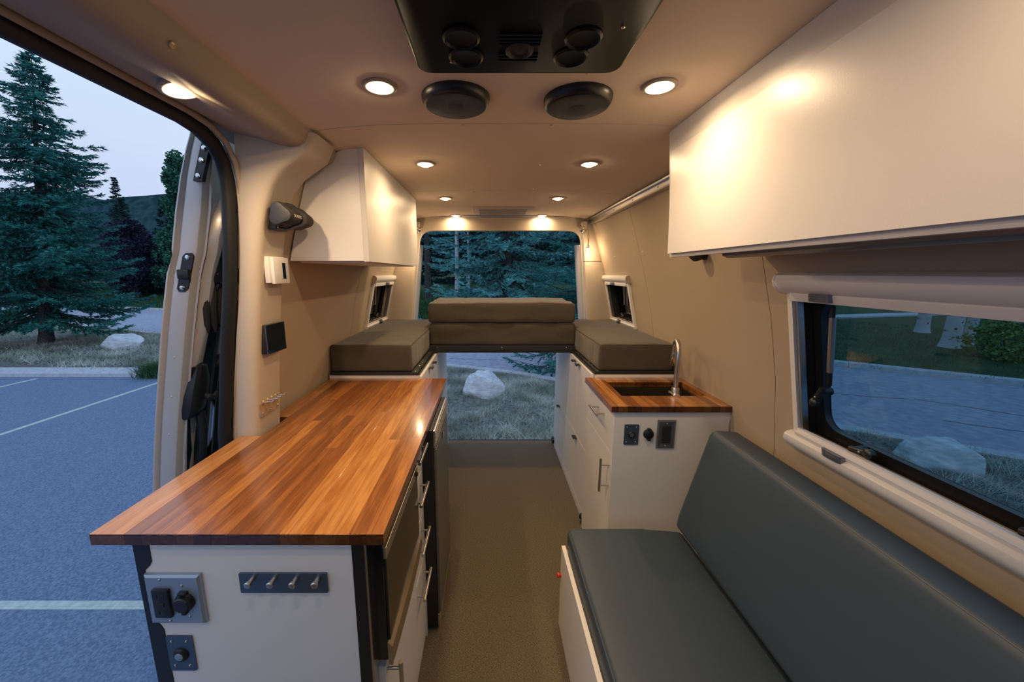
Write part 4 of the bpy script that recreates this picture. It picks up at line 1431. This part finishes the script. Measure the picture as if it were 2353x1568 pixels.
for k in range(6):
    xx = dxo(1.27) + .100 + .010 * (k % 2)
    y = 1.305 + .016 * k
    B().tube([(xx + .014, y + .012, 1.366), (xx + .014, y + .004, 1.33), (xx + .008, y - .004 + .003 * k, 1.28), (xx + .002, y + .003 * k, 1.225), (xx - .004, y + .008 + .006 * k, 1.195)], [.006, .010, .011, .010, .004], n=8).build('curtain_fold', mat('black_curtain', (.018, .017, .016), rough=.9), door, smooth=True)
rows = []
for z, y0, y1, d_ in ((1.085, 1.300, 1.325, .100), (1.075, 1.285, 1.335, .112), (1.02, 1.268, 1.345, .120), (.97, 1.258, 1.342, .122), (.925, 1.256, 1.335, .122), (.895, 1.258, 1.325, .116), (.885, 1.262, 1.315, .10)):
    x = dxo(z)
    rows.append([(x + .078, y0, z), (x + d_ - .008, y0 + .004, z), (x + d_, y0 + .014, z), (x + d_, y1 - .012, z), (x + d_ - .008, y1, z), (x + .078, y1, z)])
h_ = B().ring(rows).build('handle_housing', BLACK, door, smooth=True)
x = dxo(.95)
B().tube([(x + .118, 1.318, .965), (x + .134, 1.318, .955), (x + .140, 1.335, .948), (x + .136, 1.358, .962)], [.008, .012, .012, .007], n=10).build('lever', BLACKM, h_, smooth=True)
B().tube([(dxo(.9) + .105, 1.318, .90), (dxo(.84) + .122, 1.315, .84), (dxo(.76) + .124, 1.318, .76), (dxo(.70) + .110, 1.328, .70), (dxo(.64) + .090, 1.335, .64)], [.016, .016, .015, .016, .020], n=12).build('grab_handle', BLACK, door, smooth=True)
x = dxo(.6)
B().box(x + .06, x + .16, 1.265, 1.60, .50, .655, .012).build('lower_trim', BLACKM, door, smooth=True)
# lock striker on the edge face
zs = 1.405
xe = dxo(zs)
rp = [(.050, -.062), (.042, -.052), (.042, .052), (.050, .062), (.070, .062), (.078, .052), (.078, -.052), (.070, -.062)]
rows = [[(dxo(zs + c) + a + .002, y, zs + c) for a, c in rp] for y in (YD + .002, YD - .003)]
s_ = B().ring(rows).build('striker_plate', BLACK, door)
B().box(xe + .046, xe + .084, YD - .016, YD - .003, zs - .022, zs + .010, .004).build('striker', mat('worn_black_metal', (.035, .033, .03), rough=.35, metal=.6), s_, smooth=True)
for dz in (-.050, .048):
    screw(s_, (dxo(zs + dz) + .062, YD - .003, zs + dz), (0, -1, 0), r=.0085, h=.005, name='bolt')
# upper roller hinge
zs = 1.745
xe = dxo(zs)
rows = [[(dxo(z) + a, y, z) for a, y in ((.055, YD + .003), (.055, YD - .012), (.083, YD - .012), (.083, YD + .003))] for z in (1.685, 1.70, 1.78, 1.81)]
hg = B().ring(rows).build('hinge_plate', BLACK, door)
for z in (1.70, 1.745, 1.78):
    screw(hg, (dxo(z) + .069, YD - .012, z), (0, -1, 0), r=.0085, h=.006, name='bolt')
B().box(xe + .09, xe + .135, YD + .01, YD + .03, 1.735, 1.795, .004).build('roller_arm', BLACK, hg, smooth=True)
for z, yy in ((1.12, 0), (.98, 0), (.84, 0)):
    screw(door, (dxo(z) + .055, YD + .001, z), (0, -1, 0), r=.004, material=PAINT, h=.002, name='rivet')

# ------------------------------------------------------------------ ground outside
GZ = -.65
gr = B().sheet([[(-150, -60, GZ), (150, -60, GZ)], [(-150, 200, GZ), (150, 200, GZ)]]).build('ground', ASPHALT)
tag(gr, 'blue grey asphalt of the parking lot around the van', 'parking lot', kind='structure')


def stripe(pts, w=.075):
    a, b_ = Vector(pts[0]), Vector(pts[1])
    d = (b_ - a).normalized()
    n = Vector((-d.y, d.x)) * w / 2
    B().ring([[(p.x + n.x, p.y + n.y, GZ - .002), (p.x + n.x, p.y + n.y, GZ + .004), (p.x - n.x, p.y - n.y, GZ + .004), (p.x - n.x, p.y - n.y, GZ - .002)] for p in (a, b_)]).build('painted_stripe', PAINTL, gr)


stripe([(-6.32, 2.1), (-6.30, 7.15)])
stripe([(-8.98, 2.1), (-8.95, 7.15)])
stripe([(-11.6, 2.1), (-11.6, 7.15)])
stripe([(-14, 2.015), (-1.9, 2.015)], .062)


def poly_at(pl, x):
    for (a, b_), (c, d) in zip(pl, pl[1:]):
        if x <= c:
            return b_ + (d - b_) * (x - a) / (c - a)
    return pl[-1][1]


NEAR = [(-45, 27.0), (-11, 12.3), (.5, 7.35), (5.35, 4.1), (9, 1.6), (14, -1.5)]
FAR = [(-60, 36.0), (-20, 21.4), (0, 13.6), (7.9, 8.0), (9.8, 6.6), (14, 3.6), (26, -5)]


def kerb(pl, wdt, h, label, inward=1):
    """concrete kerb of separate cast lengths along a polyline"""
    k = thing('kerb', (pl[0][0], pl[0][1], GZ), label, 'kerb')
    k['kind'] = 'structure'
    for (ax, ay), (bx, by) in zip(pl, pl[1:]):
        a, b_ = Vector((ax, ay)), Vector((bx, by))
        L = (b_ - a).length
        d = (b_ - a) / L
        nrm = Vector((-d.y, d.x)) * inward
        m = max(1, int(L / 3.0))
        if L > 30:
            m = 4
        for i in range(m):
            p, q = a + d * (L * i / m + (.008 if i else -.0)), a + d * (L * (i + 1) / m - .008)
            rows = []
            for s in (p, q):
                rows.append([(s.x, s.y, GZ - .02), (s.x + nrm.x * .015, s.y + nrm.y * .015, GZ + h - .02), (s.x + nrm.x * .04, s.y + nrm.y * .04, GZ + h), (s.x + nrm.x * wdt, s.y + nrm.y * wdt, GZ + h), (s.x + nrm.x * wdt, s.y + nrm.y * wdt, GZ - .02)])
            B().ring(rows).build('kerb_length', CONC, k)
    return k


kerb([(-40, 7.25), (-3.0, 7.25), (-2.4, 6.7), (-2.1, 4.3)], .45, .09, 'wide pale kerb between parking stalls and the dry grass strip')
kerb(NEAR, -.16, .10, 'pale kerb between the dry grass strip and the road')
kerb(FAR, .17, .12, 'far pale kerb beyond the road at the green lawn')

# road surface between the two kerbs
xs = [-45, -30, -20, -11, -5, .5, 3, 5.35, 7.9, 9.8, 14]
rows = [[(x, poly_at(NEAR, x) + .0, GZ + .006), (x, poly_at(FAR, x) + .02, GZ + .006)] for x in xs]
rd = B().sheet(rows).build('road', ROADM)
tag(rd, 'grey asphalt road crossing behind the van', 'road', kind='structure')
for pts in (((-3.6, 10.6), (-1.5, 10.2), (.2, 10.8), (1.4, 10.1), (3.0, 9.7)), ((-1.0, 8.9), (.6, 8.7), (1.4, 9.0), (2.2, 8.4)), ((5.0, 6.6), (6.2, 6.1), (7.0, 5.9), (8.6, 4.4)), ((6.4, 5.0), (7.1, 4.6), (8.0, 4.1))):
    pp = [Vector((x, y, GZ + .008)) for x, y in pts]
    fine = []
    for p, q in zip(pp, pp[1:]):
        for i in range(6):
            s = p.lerp(q, i / 6)
            fine.append(s + Vector((random.uniform(-.03, .03), random.uniform(-.05, .05), 0)))
    B().tube(fine, .008, n=4, sx=.3, up=(0, 0, 1)).build('crack_line', mat('tar_crack', (.05, .055, .065), rough=.9), rd)

# dry strip soil
bm_pts = []
xs = [-45, -30, -20, -14, -11, -9, -7, -5, -2.4]
rows = [[(x, 7.68, GZ + .075), (x, (7.68 + poly_at(NEAR, x)) / 2, GZ + .11), (x, poly_at(NEAR, x) - .14, GZ + .085)] for x in xs]
sb = B().sheet(rows).build('verge_soil', SOIL, smooth=True)
tag(sb, 'dry soil of the grass strip left of the van', 'verge', kind='structure')
xs = [-2.4, -1.8, -1.2, 0, .5, 1.6, 3, 4.2, 5.35, 7.0, 9]
rows = [[(x, 3.35 if x < 1.8 else .2, GZ + .05), (x, 4.0 if x < 1.8 else 1.0, GZ + .06), (x, (poly_at(NEAR, x) + 3.6) / 2, GZ + .075), (x, poly_at(NEAR, x) - .14, GZ + .085)] for x in xs]
sb2 = B().sheet(rows).build('verge_soil', SOIL, smooth=True)
tag(sb2, 'dry soil of the grass strip behind the van', 'verge', kind='structure')

# lawn beyond the road
rows = []
FX_ = [-60, -40, -20, -10, 0, 4, 7.9, 9.8, 14, 26]
for x in FX_:
    y = poly_at(FAR, x)
    s = .13 if x < 5 else .03
    r_ = []
    for d in (.16, 2, 5, 9, 15, 25, 45, 80):
        r_.append((x + d * .42, y + d * .9, GZ + .10 + (s * d if d < 12 else s * 12 + (d - 12) * .03)))
    rows.append(r_)
lw = B().sheet(rows).build('lawn', LAWNM, smooth=True)
tag(lw, 'dark green lawn rising beyond the far kerb', 'lawn', kind='structure')


def lawn_z(x, y):
    # height of the lawn sheet under a point, solved along its own offset direction
    best = 0
    for k in range(120):
        d = .16 + k * .5
        x0 = x - d * .42
        if y <= poly_at(FAR, x0) + d * .9 + .25:
            s = .13 if x0 < 5 else .03
            return GZ + .10 + (s * d if d < 12 else s * 12 + (d - 12) * .03)
    return GZ + 1.8


# pale footpath across the lawn on the right
o = B().ring([[(x - .25, y - .45, z - .05), (x - .25, y - .45, z + .03), (x + .25, y + .45, z + .03), (x + .25, y + .45, z - .05)] for x, y, z in ((13.5, 14.6, lawn_z(13.5, 14.6)), (17.5, 14.9, lawn_z(17.5, 14.9)), (24, 15.6, lawn_z(24, 15.6)))]).build('footpath', CONC)
tag(o, 'pale footpath crossing the lawn seen through the long window', 'path', kind='structure')

# wooded hill on the left horizon
rows = []
for i in range(60):
    x = -190 + i * 5.0
    ridge = 27 + 5 * noise.noise(Vector((x * .02, 0, 3))) + 1.2 * noise.noise(Vector((x * .3, 1, 3))) + .8 * noise.noise(Vector((x * .9, 1, 7)))
    ridge *= 1 - max(0, (x + 40)) / 260
    rows.append([(x, 105, -2), (x, 118, ridge * .55 + 1.0 * noise.noise(Vector((x * .2, 4, 0)))), (x, 128, ridge), (x, 150, ridge * .8)])
hl = B().sheet(rows).build('wooded_hill', HILLM, smooth=True)
tag(hl, 'low dark wooded hill on the horizon behind the spruces', 'hill', kind='structure')


# ------------------------------------------------------------------ grass
def blades(name, pts, hgt, wid, material, label, lean=.35, lift=.0, per=1):
    n = len(pts)
    ang = RNG.uniform(0, 2 * np.pi, n)
    h = hgt * RNG.uniform(.5, 1.2, n)
    ln = RNG.normal(0, lean, (n, 2)) * h[:, None]
    base = np.column_stack([pts[:, 0], pts[:, 1], pts[:, 2]])
    dx = np.column_stack([np.cos(ang), np.sin(ang), np.zeros(n)]) * (wid * RNG.uniform(.6, 1.3, n))[:, None] / 2
    tip = base + np.column_stack([ln, h])
    v = np.stack([base - dx, base + dx, tip], 1).reshape(-1, 3)
    t = np.arange(n * 3).reshape(-1, 3)
    o = fast_mesh(name, v, t, material)
    return tag(o, label, 'grass', kind='stuff')


def tuft_points(n_t, per, xr, yf, zf, spread):
    xs_ = RNG.uniform(xr[0], xr[1], n_t)
    out = []
    for x in xs_:
        lo, hi = yf(x)
        if hi <= lo:
            continue
        y = RNG.uniform(lo, hi)
        k = max(3, int(per * RNG.uniform(.4, 1.5)))
        s = spread * RNG.uniform(.5, 1.4)
        p = RNG.normal(0, s, (k, 2)) + (x, y)
        out.append(np.column_stack([p, np.full(k, zf(x, y))]))
    return np.vstack(out)


p = tuft_points(330, 230, (-2.3, 2.6), lambda x: (3.45, poly_at(NEAR, x) - .2), lambda x, y: GZ + .05, .085)
blades('dry_grass', p, .11, .007, DRYG, 'tufts of dry pale grass in the strip behind the van', lean=.8)
p = tuft_points(420, 80, (2.6, 7.6), lambda x: (1.2, poly_at(NEAR, x) - .2), lambda x, y: GZ + .055, .085)
blades('dry_grass', p, .12, .007, DRYG, 'tufts of dry grass around the boulder outside the long window', lean=.8)
p = tuft_points(1700, 30, (-22, -2.4), lambda x: (7.75, poly_at(NEAR, x) - .2), lambda x, y: GZ + .09, .14)
blades('dry_grass', p, .12, .012, DRYG, 'patchy dry grass in the strip below the large spruce', lean=.8)
p = tuft_points(3200, 22, (-32, 6), lambda x: (poly_at(FAR, x) + .3, poly_at(FAR, x) + 7), lambda x, y: lawn_z(x, y) - .03, .22)
blades('green_grass', p, .30, .03, GREENG, 'tall green grass on the bank beyond the road', lean=.35)
p = tuft_points(2200, 20, (6, 20), lambda x: (poly_at(FAR, x) + .3, poly_at(FAR, x) + 9), lambda x, y: lawn_z(x, y) - .02, .2)
blades('green_grass', p, .07, .015, GREENG, 'short lawn grass beyond the road outside the long window', lean=.5)
p = tuft_points(60, 26, (-6.95, -6.5), lambda x: (7.2, 7.5), lambda x, y: GZ + .02, .09)
blades('kerb_weeds', p, .28, .012, GREENG, 'green weeds growing at the wide kerb near the van door', lean=.5)


# ------------------------------------------------------------------ boulders
def boulder(x, y, z, sx, sy, sz, label, seed):
    bm = bmesh.new()
    bmesh.ops.create_icosphere(bm, subdivisions=5, radius=1)
    for v in bm.verts:
        p = v.co.copy()
        q = p * 1.2 + Vector((seed, seed * .7, 0))
        r = 1 + .20 * noise.noise(q) + .09 * noise.noise(q * 2.3) + .03 * noise.noise(q * 6) + .012 * noise.noise(q * 16)
        for d, c in ((Vector((.62, -.2, .74)), .74), (Vector((-.80, -.3, .5)), .76), (Vector((-.25, -.90, .32)), .72), (Vector((.75, -.62, .05)), .76), (Vector((.1, -.2, .97)), .82), (Vector((-.45, -.7, -.5)), .70)):
            e = p.dot(d.normalized()) * r - c
            if e > 0:
                p = p - d.normalized() * e * .8
        p *= r
        v.co = Vector((p.x * sx, p.y * sy, max(p.z, -.45) * sz))
    me = bpy.data.meshes.new('boulder')
    bm.to_mesh(me)
    bm.free()
    me.materials.append(ROCKM)
    me.polygons.foreach_set('use_smooth', [True] * len(me.polygons))
    o = link_mesh('boulder', me, None, (x, y, z + .36 * sz))
    return tag(o, label, 'rock')


boulder(-.10, 5.98, GZ + .0, .34, .30, .37, 'pale grey boulder on the dry grass behind the van aisle', 3.1)
boulder(-9.75, 9.75, GZ + .08, .50, .38, .31, 'white rounded boulder on the strip right of the large spruce', 8.4)
boulder(4.76, 3.64, GZ + .02, .36, .30, .27, 'pale boulder close outside the long window', 5.6)


# ------------------------------------------------------------------ trees
def spruce(base, height, radius, label, material, dens=1.0, seed=0, low=.06, droop=.25, needle=.085, nw=.02, lean=(0, 0), group=None, profile=None, gap=0.0, twig=1.0, sector=None, name='spruce', tmax=.62, pm=1.0, extra=()):
    """trunk with whorled drooping branches; every branch carries side twigs set with needles"""
    g = np.random.default_rng(seed + 100)
    x0, y0, z0 = base
    t = thing(name, base, label, 'tree', group)
    tb = B()
    tr_pts = [(x0 + lean[0] * f, y0 + lean[1] * f, z0 + height * f) for f in (-.01, 0, .05, .3, .6, .85, 1.0)]
    r0 = height * .016 + .03
    tb.tube(tr_pts, [r0 * 1.5, r0 * 1.25, r0, r0 * .75, r0 * .42, r0 * .15, .006], n=9)
    tb.build('trunk', BARK, t, smooth=True)
    segs, ends, rad = [], [], []
    A, D, Ls, Dp = [], [], [], []
    nb = int(height * 17 * dens)
    for i in range(nb):
        f = low + (1 - low) * (i + g.uniform(0, 1)) / nb
        if profile:
            rr_ = radius * np.interp(f, [q[0] for q in profile], [q[1] for q in profile])
        else:
            rr_ = radius * (1 - f) ** .85 * (1.0 if f > .15 else .8 + f)
        rr_ *= g.uniform(.68, 1.12)
        if g.uniform() < gap:
            continue
        az = g.uniform(0, 2 * np.pi)
        if sector and not (sector[0] < (az % (2 * np.pi)) < sector[1]):
            if g.uniform() < .65:
                continue
        p = np.array([x0 + lean[0] * f, y0 + lean[1] * f, z0 + height * f])
        A.append(p)
        D.append([math.cos(az), math.sin(az)])
        Ls.append(max(rr_, .10))
        Dp.append(droop * g.uniform(.6, 1.3) * (1.25 - f))
    for f, az, L_x, dp in extra:
        A.append(np.array([x0 + lean[0] * f, y0 + lean[1] * f, z0 + height * f]))
        D.append([math.cos(az), math.sin(az)])
        Ls.append(L_x)
        Dp.append(dp)
    A, D, Ls, Dp = np.array(A), np.array(D), np.array(Ls), np.array(Dp)
    # branch wood
    bb2 = B()
    V, T = [], []
    tw_p, tw_d, tw_l = [], [], []
    for p, d, L, dp in zip(A, D, Ls, Dp):
        m = 6
        pts = []
        for k in range(m + 1):
            s = k / m
            zz = -dp * L * s * (1 - .55 * s * s) * 1.1 + .10 * L * s * (s - .2)
            pts.append(p + np.array([d[0] * L * s, d[1] * L * s, zz]))
        pts = np.array(pts)
        segs.append(pts)
        nt = max(4, int(L / (.085 * twig)))
        for k in range(nt):
            s = .12 + .88 * (k + g.uniform(0, 1)) / nt
            i0 = min(int(s * m), m - 1)
            q = pts[i0] + (pts[i0 + 1] - pts[i0]) * (s * m - i0)
            tang = pts[i0 + 1] - pts[i0]
            tang /= np.linalg.norm(tang)
            side = np.array([-d[1], d[0], 0])
            for sg in (-1, 1):
                l = L * .36 * (1.08 - s) * g.uniform(.6, 1.2) + .07
                l = min(l, tmax * g.uniform(.7, 1.1))
                dr = tang * .75 + side * sg * g.uniform(.55, 1.0) + np.array([0, 0, g.uniform(-.42, .10)])
                tw_p.append(q)
                tw_d.append(dr / np.linalg.norm(dr))
                tw_l.append(l)
        tw_p.append(pts[-2])
        tw_d.append((pts[-1] - pts[-2]) / np.linalg.norm(pts[-1] - pts[-2]))
        tw_l.append(np.linalg.norm(pts[-1] - pts[-2]) * 1.25)
        bb2.tube([pts[0], pts[2], pts[4], pts[6]], [.006 + L * .010, .005 + L * .006, .004 + L * .003, .003], n=4)
    bo = bb2.build('branches', BARK, t, fix=False)
    bo['kind'] = 'stuff'
    P_, D_, L_ = np.array(tw_p), np.array(tw_d), np.array(tw_l)
    # leader and its small sprays
    # needles: blades set around each twig, pointing forward and out
    per = np.maximum(5, (L_ / .026 * min(1.0, .085 / needle) * pm).astype(int))
    idx = np.repeat(np.arange(len(L_)), per)
    n = len(idx)
    s = g.uniform(0, 1, n)
    dirs = D_[idx]
    ref = np.tile(np.array([0.0, 0.0, 1.0]), (n, 1))
    u = np.cross(dirs, ref)
    u /= np.linalg.norm(u, axis=1)[:, None] + 1e-9
    w = np.cross(u, dirs)
    an = g.uniform(0, 2 * np.pi, n)
    out = u * np.cos(an)[:, None] + w * np.sin(an)[:, None]
    nd = dirs * .85 + out * .62
    nd /= np.linalg.norm(nd, axis=1)[:, None]
    b0 = P_[idx] + dirs * (s * L_[idx])[:, None]
    ln = needle * g.uniform(.7, 1.25, n)
    tang = np.cross(nd, out + .2 * g.normal(0, 1, (n, 3)))
    tang /= np.linalg.norm(tang, axis=1)[:, None] + 1e-9
    hw = tang * (nw * g.uniform(.7, 1.2, n))[:, None] / 2
    v = np.stack([b0 - hw, b0 + hw, b0 + nd * ln[:, None]], 1).reshape(-1, 3)
    o = fast_mesh('needles', v, np.arange(n * 3).reshape(-1, 3), material, t)
    o['kind'] = 'stuff'
    return t, n


def leafy(base, height, radius, label, material, n=16000, seed=0, z_lo=.25, leaf=.11, group=None, bark=None, trunk_r=.12, name='leafy_tree', cat='tree', cone=False):
    g = np.random.default_rng(seed + 500)
    x0, y0, z0 = base
    t = thing(name, base, label, cat, group)
    tb = B()
    tb.tube([(x0, y0, z0 - .05), (x0 + .03, y0, z0 + height * .3), (x0 - .05, y0, z0 + height * .65), (x0, y0, z0 + height * .95)], [trunk_r * 1.2, trunk_r * .8, trunk_r * .5, .01], n=8)
    tb.build('trunk', bark or BARK, t, smooth=True)
    nc = 70
    lim = B()
    cs = []
    for i in range(nc):
        f = z_lo + (1 - z_lo) * (i + .5) / nc
        e = math.sin(math.pi * min(1, (f - z_lo) / (1 - z_lo) * .86 + .12)) ** .8
        if cone:
            e = min(1, (1.02 - (f - z_lo) / (1 - z_lo)) ** .75 * 1.05)
        az = g.uniform(0, 2 * np.pi)
        r = radius * e * math.sqrt(g.uniform(.15, 1))
        c = np.array([x0 + r * math.cos(az), y0 + r * math.sin(az), z0 + height * f])
        cs.append((c, radius * .26 * g.uniform(.6, 1.2)))
        if i % 3 == 0:
            lim.tube([(x0, y0, z0 + height * max(.12, f - .22)), tuple(c)], [trunk_r * .3, .008], n=4)
    lo = lim.build('branches', bark or BARK, t, fix=False)
    lo['kind'] = 'stuff'
    k = g.integers(0, nc, n)
    C_ = np.array([c for c, _ in cs])[k]
    R_ = np.array([r for _, r in cs])[k]
    d = g.normal(0, 1, (n, 3))
    d /= np.linalg.norm(d, axis=1)[:, None]
    p = C_ + d * (R_ * g.uniform(.2, 1.15, n) ** .6)[:, None]
    a = g.normal(0, 1, (n, 3))
    a /= np.linalg.norm(a, axis=1)[:, None]
    b_ = np.cross(a, g.normal(0, 1, (n, 3)))
    b_ /= np.linalg.norm(b_, axis=1)[:, None] + 1e-9
    sz = leaf * g.uniform(.6, 1.2, n)
    v = np.stack([p - a * sz[:, None] / 2, p + b_ * sz[:, None] * .35, p + a * sz[:, None] / 2, p - b_ * sz[:, None] * .35], 1).reshape(-1, 3)
    q = np.arange(n) * 4
    tri = np.concatenate([np.stack([q, q + 1, q + 2], 1), np.stack([q, q + 2, q + 3], 1)])
    o = fast_mesh('leaves', v, tri, material, t)
    o['kind'] = 'stuff'
    return t


NT = 0
# the large blue green spruce on the strip at the left
_, q = spruce((-12.35, 10.25, GZ + .09), 7.25, 2.15, 'large blue green spruce on the dry grass strip left of the van', NEEDLE, dens=3.1, seed=1, low=.105, droop=.36, needle=.085, nw=.028,
              lean=(1.15, 0), profile=[(0, .80), (.13, .95), (.18, 1.0), (.33, .88), (.5, .66), (.6, .52), (.68, .60), (.74, .56), (.80, .34), (.90, .22), (1, .03)], gap=.12, twig=1.25, tmax=.40, pm=1.9)
NT += q
# right rear spruce with low branches by the door
_, q = spruce((2.75, 8.35, GZ + .06), 8.5, 2.75, 'near dark spruce at the right of the open rear doors', NEEDLE, dens=1.1, seed=4, low=.10, droop=.34, needle=.060, nw=.015, profile=[(0, .85), (.1, 1), (.3, .95), (1, .05)], gap=.15, twig=1.3, sector=(2.2, 5.6), tmax=.36, pm=2.8,
              extra=[(.135, 3.50, 2.55, .86), (.125, 3.75, 2.5, .80), (.12, 3.95, 2.35, .74), (.14, 3.3, 2.5, .78), (.16, 3.62, 2.2, .9)])
NT += q
# blue spruces seen through the rear doors
_, q = spruce((.75, 14.7, lawn_z(.75, 14.7) - .2), 9.5, 3.3, 'pale blue spruce in the middle of the rear door view', NEEDLEB, dens=1.9, seed=6, low=.06, droop=.42, needle=.085, nw=.024, profile=[(0, .8), (.1, 1), (.45, .9), (1, .05)], gap=.12, twig=1.9, tmax=.42, pm=2.4)
NT += q
_, q = spruce((-3.2, 19.6, lawn_z(-3.2, 19.6) - .3), 9.5, 2.6, 'dim blue spruce with layered boughs left in the rear door view', NEEDLEB, dens=.55, seed=8, low=.17, droop=.15, needle=.10, nw=.03, gap=.25, twig=1.8, tmax=.5, pm=1.8)
NT += q
_, q = spruce((4.4, 14.6, lawn_z(4.4, 14.6) - .3), 9.8, 3.2, 'dark spruce right of the pale blue one behind the road', NEEDLE, dens=1.5, seed=11, low=.05, droop=.38, needle=.09, nw=.026, gap=.15, twig=1.9, tmax=.42, pm=2.2)
NT += q
# dense row behind
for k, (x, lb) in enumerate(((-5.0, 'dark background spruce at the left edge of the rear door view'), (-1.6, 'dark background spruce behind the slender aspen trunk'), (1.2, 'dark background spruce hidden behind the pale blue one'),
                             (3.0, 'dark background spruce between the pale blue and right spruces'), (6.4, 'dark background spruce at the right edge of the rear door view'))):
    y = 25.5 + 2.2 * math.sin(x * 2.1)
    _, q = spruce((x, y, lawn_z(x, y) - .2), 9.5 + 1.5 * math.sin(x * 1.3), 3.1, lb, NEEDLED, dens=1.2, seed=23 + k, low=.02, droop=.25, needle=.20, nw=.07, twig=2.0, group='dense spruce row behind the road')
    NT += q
# slim spruces and mixed trees on the left skyline
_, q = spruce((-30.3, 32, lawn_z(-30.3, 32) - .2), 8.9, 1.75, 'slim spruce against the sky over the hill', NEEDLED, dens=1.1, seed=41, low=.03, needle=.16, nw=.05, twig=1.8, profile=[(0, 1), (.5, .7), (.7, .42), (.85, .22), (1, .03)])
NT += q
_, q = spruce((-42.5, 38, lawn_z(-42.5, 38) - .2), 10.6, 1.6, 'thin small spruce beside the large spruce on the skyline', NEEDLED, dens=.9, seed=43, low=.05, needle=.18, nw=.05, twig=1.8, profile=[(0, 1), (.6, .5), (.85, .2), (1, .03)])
NT += q
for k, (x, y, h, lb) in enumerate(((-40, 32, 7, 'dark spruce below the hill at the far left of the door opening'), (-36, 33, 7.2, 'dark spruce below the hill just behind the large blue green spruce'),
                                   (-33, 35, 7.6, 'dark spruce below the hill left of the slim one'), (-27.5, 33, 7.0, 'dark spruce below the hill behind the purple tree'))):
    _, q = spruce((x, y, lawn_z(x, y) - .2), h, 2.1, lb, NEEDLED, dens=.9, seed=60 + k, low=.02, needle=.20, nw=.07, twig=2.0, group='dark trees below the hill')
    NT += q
leafy((-19.6, 25.0, lawn_z(-19.6, 25) - .1), 8.6, 1.75, 'tall green leafy tree beside the open sliding door', LEAFG, n=22000, seed=1, z_lo=.12, leaf=.19, cone=True)
leafy((-18.75, 23.6, lawn_z(-18.75, 23.6) - .1), 4.4, 1.1, 'lighter green young tree low beside the sliding door', LEAFG, n=8000, seed=2, z_lo=.15, leaf=.17)
leafy((-22.4, 24.0, lawn_z(-22.4, 24) - .1), 4.9, 1.55, 'dark purple leaved small tree beyond the road', LEAFP, n=12000, seed=3, z_lo=.22, leaf=.15, trunk_r=.06)
leafy((-25.2, 26.5, lawn_z(-25.2, 26.5) - .1), 4.4, 1.6, 'dusky purple shrub behind the large spruce', LEAFP, n=9000, seed=4, z_lo=.12, leaf=.16, trunk_r=.06)
leafy((-23.3, 25.8, lawn_z(-23.3, 25.8) - .2), 1.6, 1.5, 'rounded dark bush on the green bank', NEEDLED, n=7000, seed=5, z_lo=.1, leaf=.14, trunk_r=.05, name='bush', cat='bush')
leafy((-20.6, 26.2, lawn_z(-20.6, 26.2) - .2), 1.5, 1.5, 'low dark bush at the foot of the tall leafy tree', NEEDLED, n=7000, seed=6, z_lo=.1, leaf=.14, trunk_r=.05, name='bush', cat='bush')


def aspen(x, y, h, r, label, lean=0.0, name='aspen_trunk', branches=True):
    z = lawn_z(x, y) - .06
    t = thing(name, (x, y, z), label, 'tree')
    pts = [(x + lean * f + .02 * math.sin(7 * f), y, z + h * f) for f in (0, .015, .05, .15, .3, .5, .75, 1)]
    B().tube(pts, [r * 1.55, r * 1.25, r * 1.05, r, r * .95, r * .85, r * .6, r * .3], n=14).build('trunk', ASPEN, t, smooth=True)
    g = random.Random(int(x * 31))
    for k in range(9):
        zz = z + .25 + k * .21 + g.uniform(0, .12)
        a = math.pi * 1.5 + g.uniform(-1.5, 1.0)
        f = (zz - z) / h
        c = Vector((x + lean * f + r * .95 * math.cos(a), y + r * .95 * math.sin(a), zz))
        B().lathe([(.032, 0), (.024, .010), (0, .014)], c, (math.cos(a), math.sin(a), 0), n=8).build('bark_scar', BARK, t, smooth=True)
    if branches:
        for k in range(5):
            zz = h * (.55 + .09 * k)
            a = k * 2.4
            B().tube([(x + lean * .6, y, z + zz), (x + .7 * math.cos(a), y + .7 * math.sin(a), z + zz + .5)], [r * .3, .01], n=6).build('branch', ASPEN, t, smooth=True)
    return t


aspen(11.7, 9.35, 6, .155, 'thick white aspen trunk with black scars outside the long window')
aspen(12.25, 9.45, 6, .10, 'thinner white aspen trunk right beside the thick one', lean=.25)
aspen(13.2, 11.3, 6, .14, 'shaded greyish aspen trunk left of the white pair', lean=-.2)
aspen(-1.35, 15.1, 7, .085, 'slender pale aspen trunk before the blue spruces', lean=.15)
aspen(-.95, 17.2, 5, .05, 'thin grey aspen stem behind the slender trunk')
leafy((11.4, 8.15, lawn_z(11.4, 8.15) - .05), .95, .75, 'small bush with yellow green leaves on the lawn outside', LEAFY, n=1500, seed=9, z_lo=.1, leaf=.085, trunk_r=.02, name='bush', cat='bush')
print('needle triangles', NT)
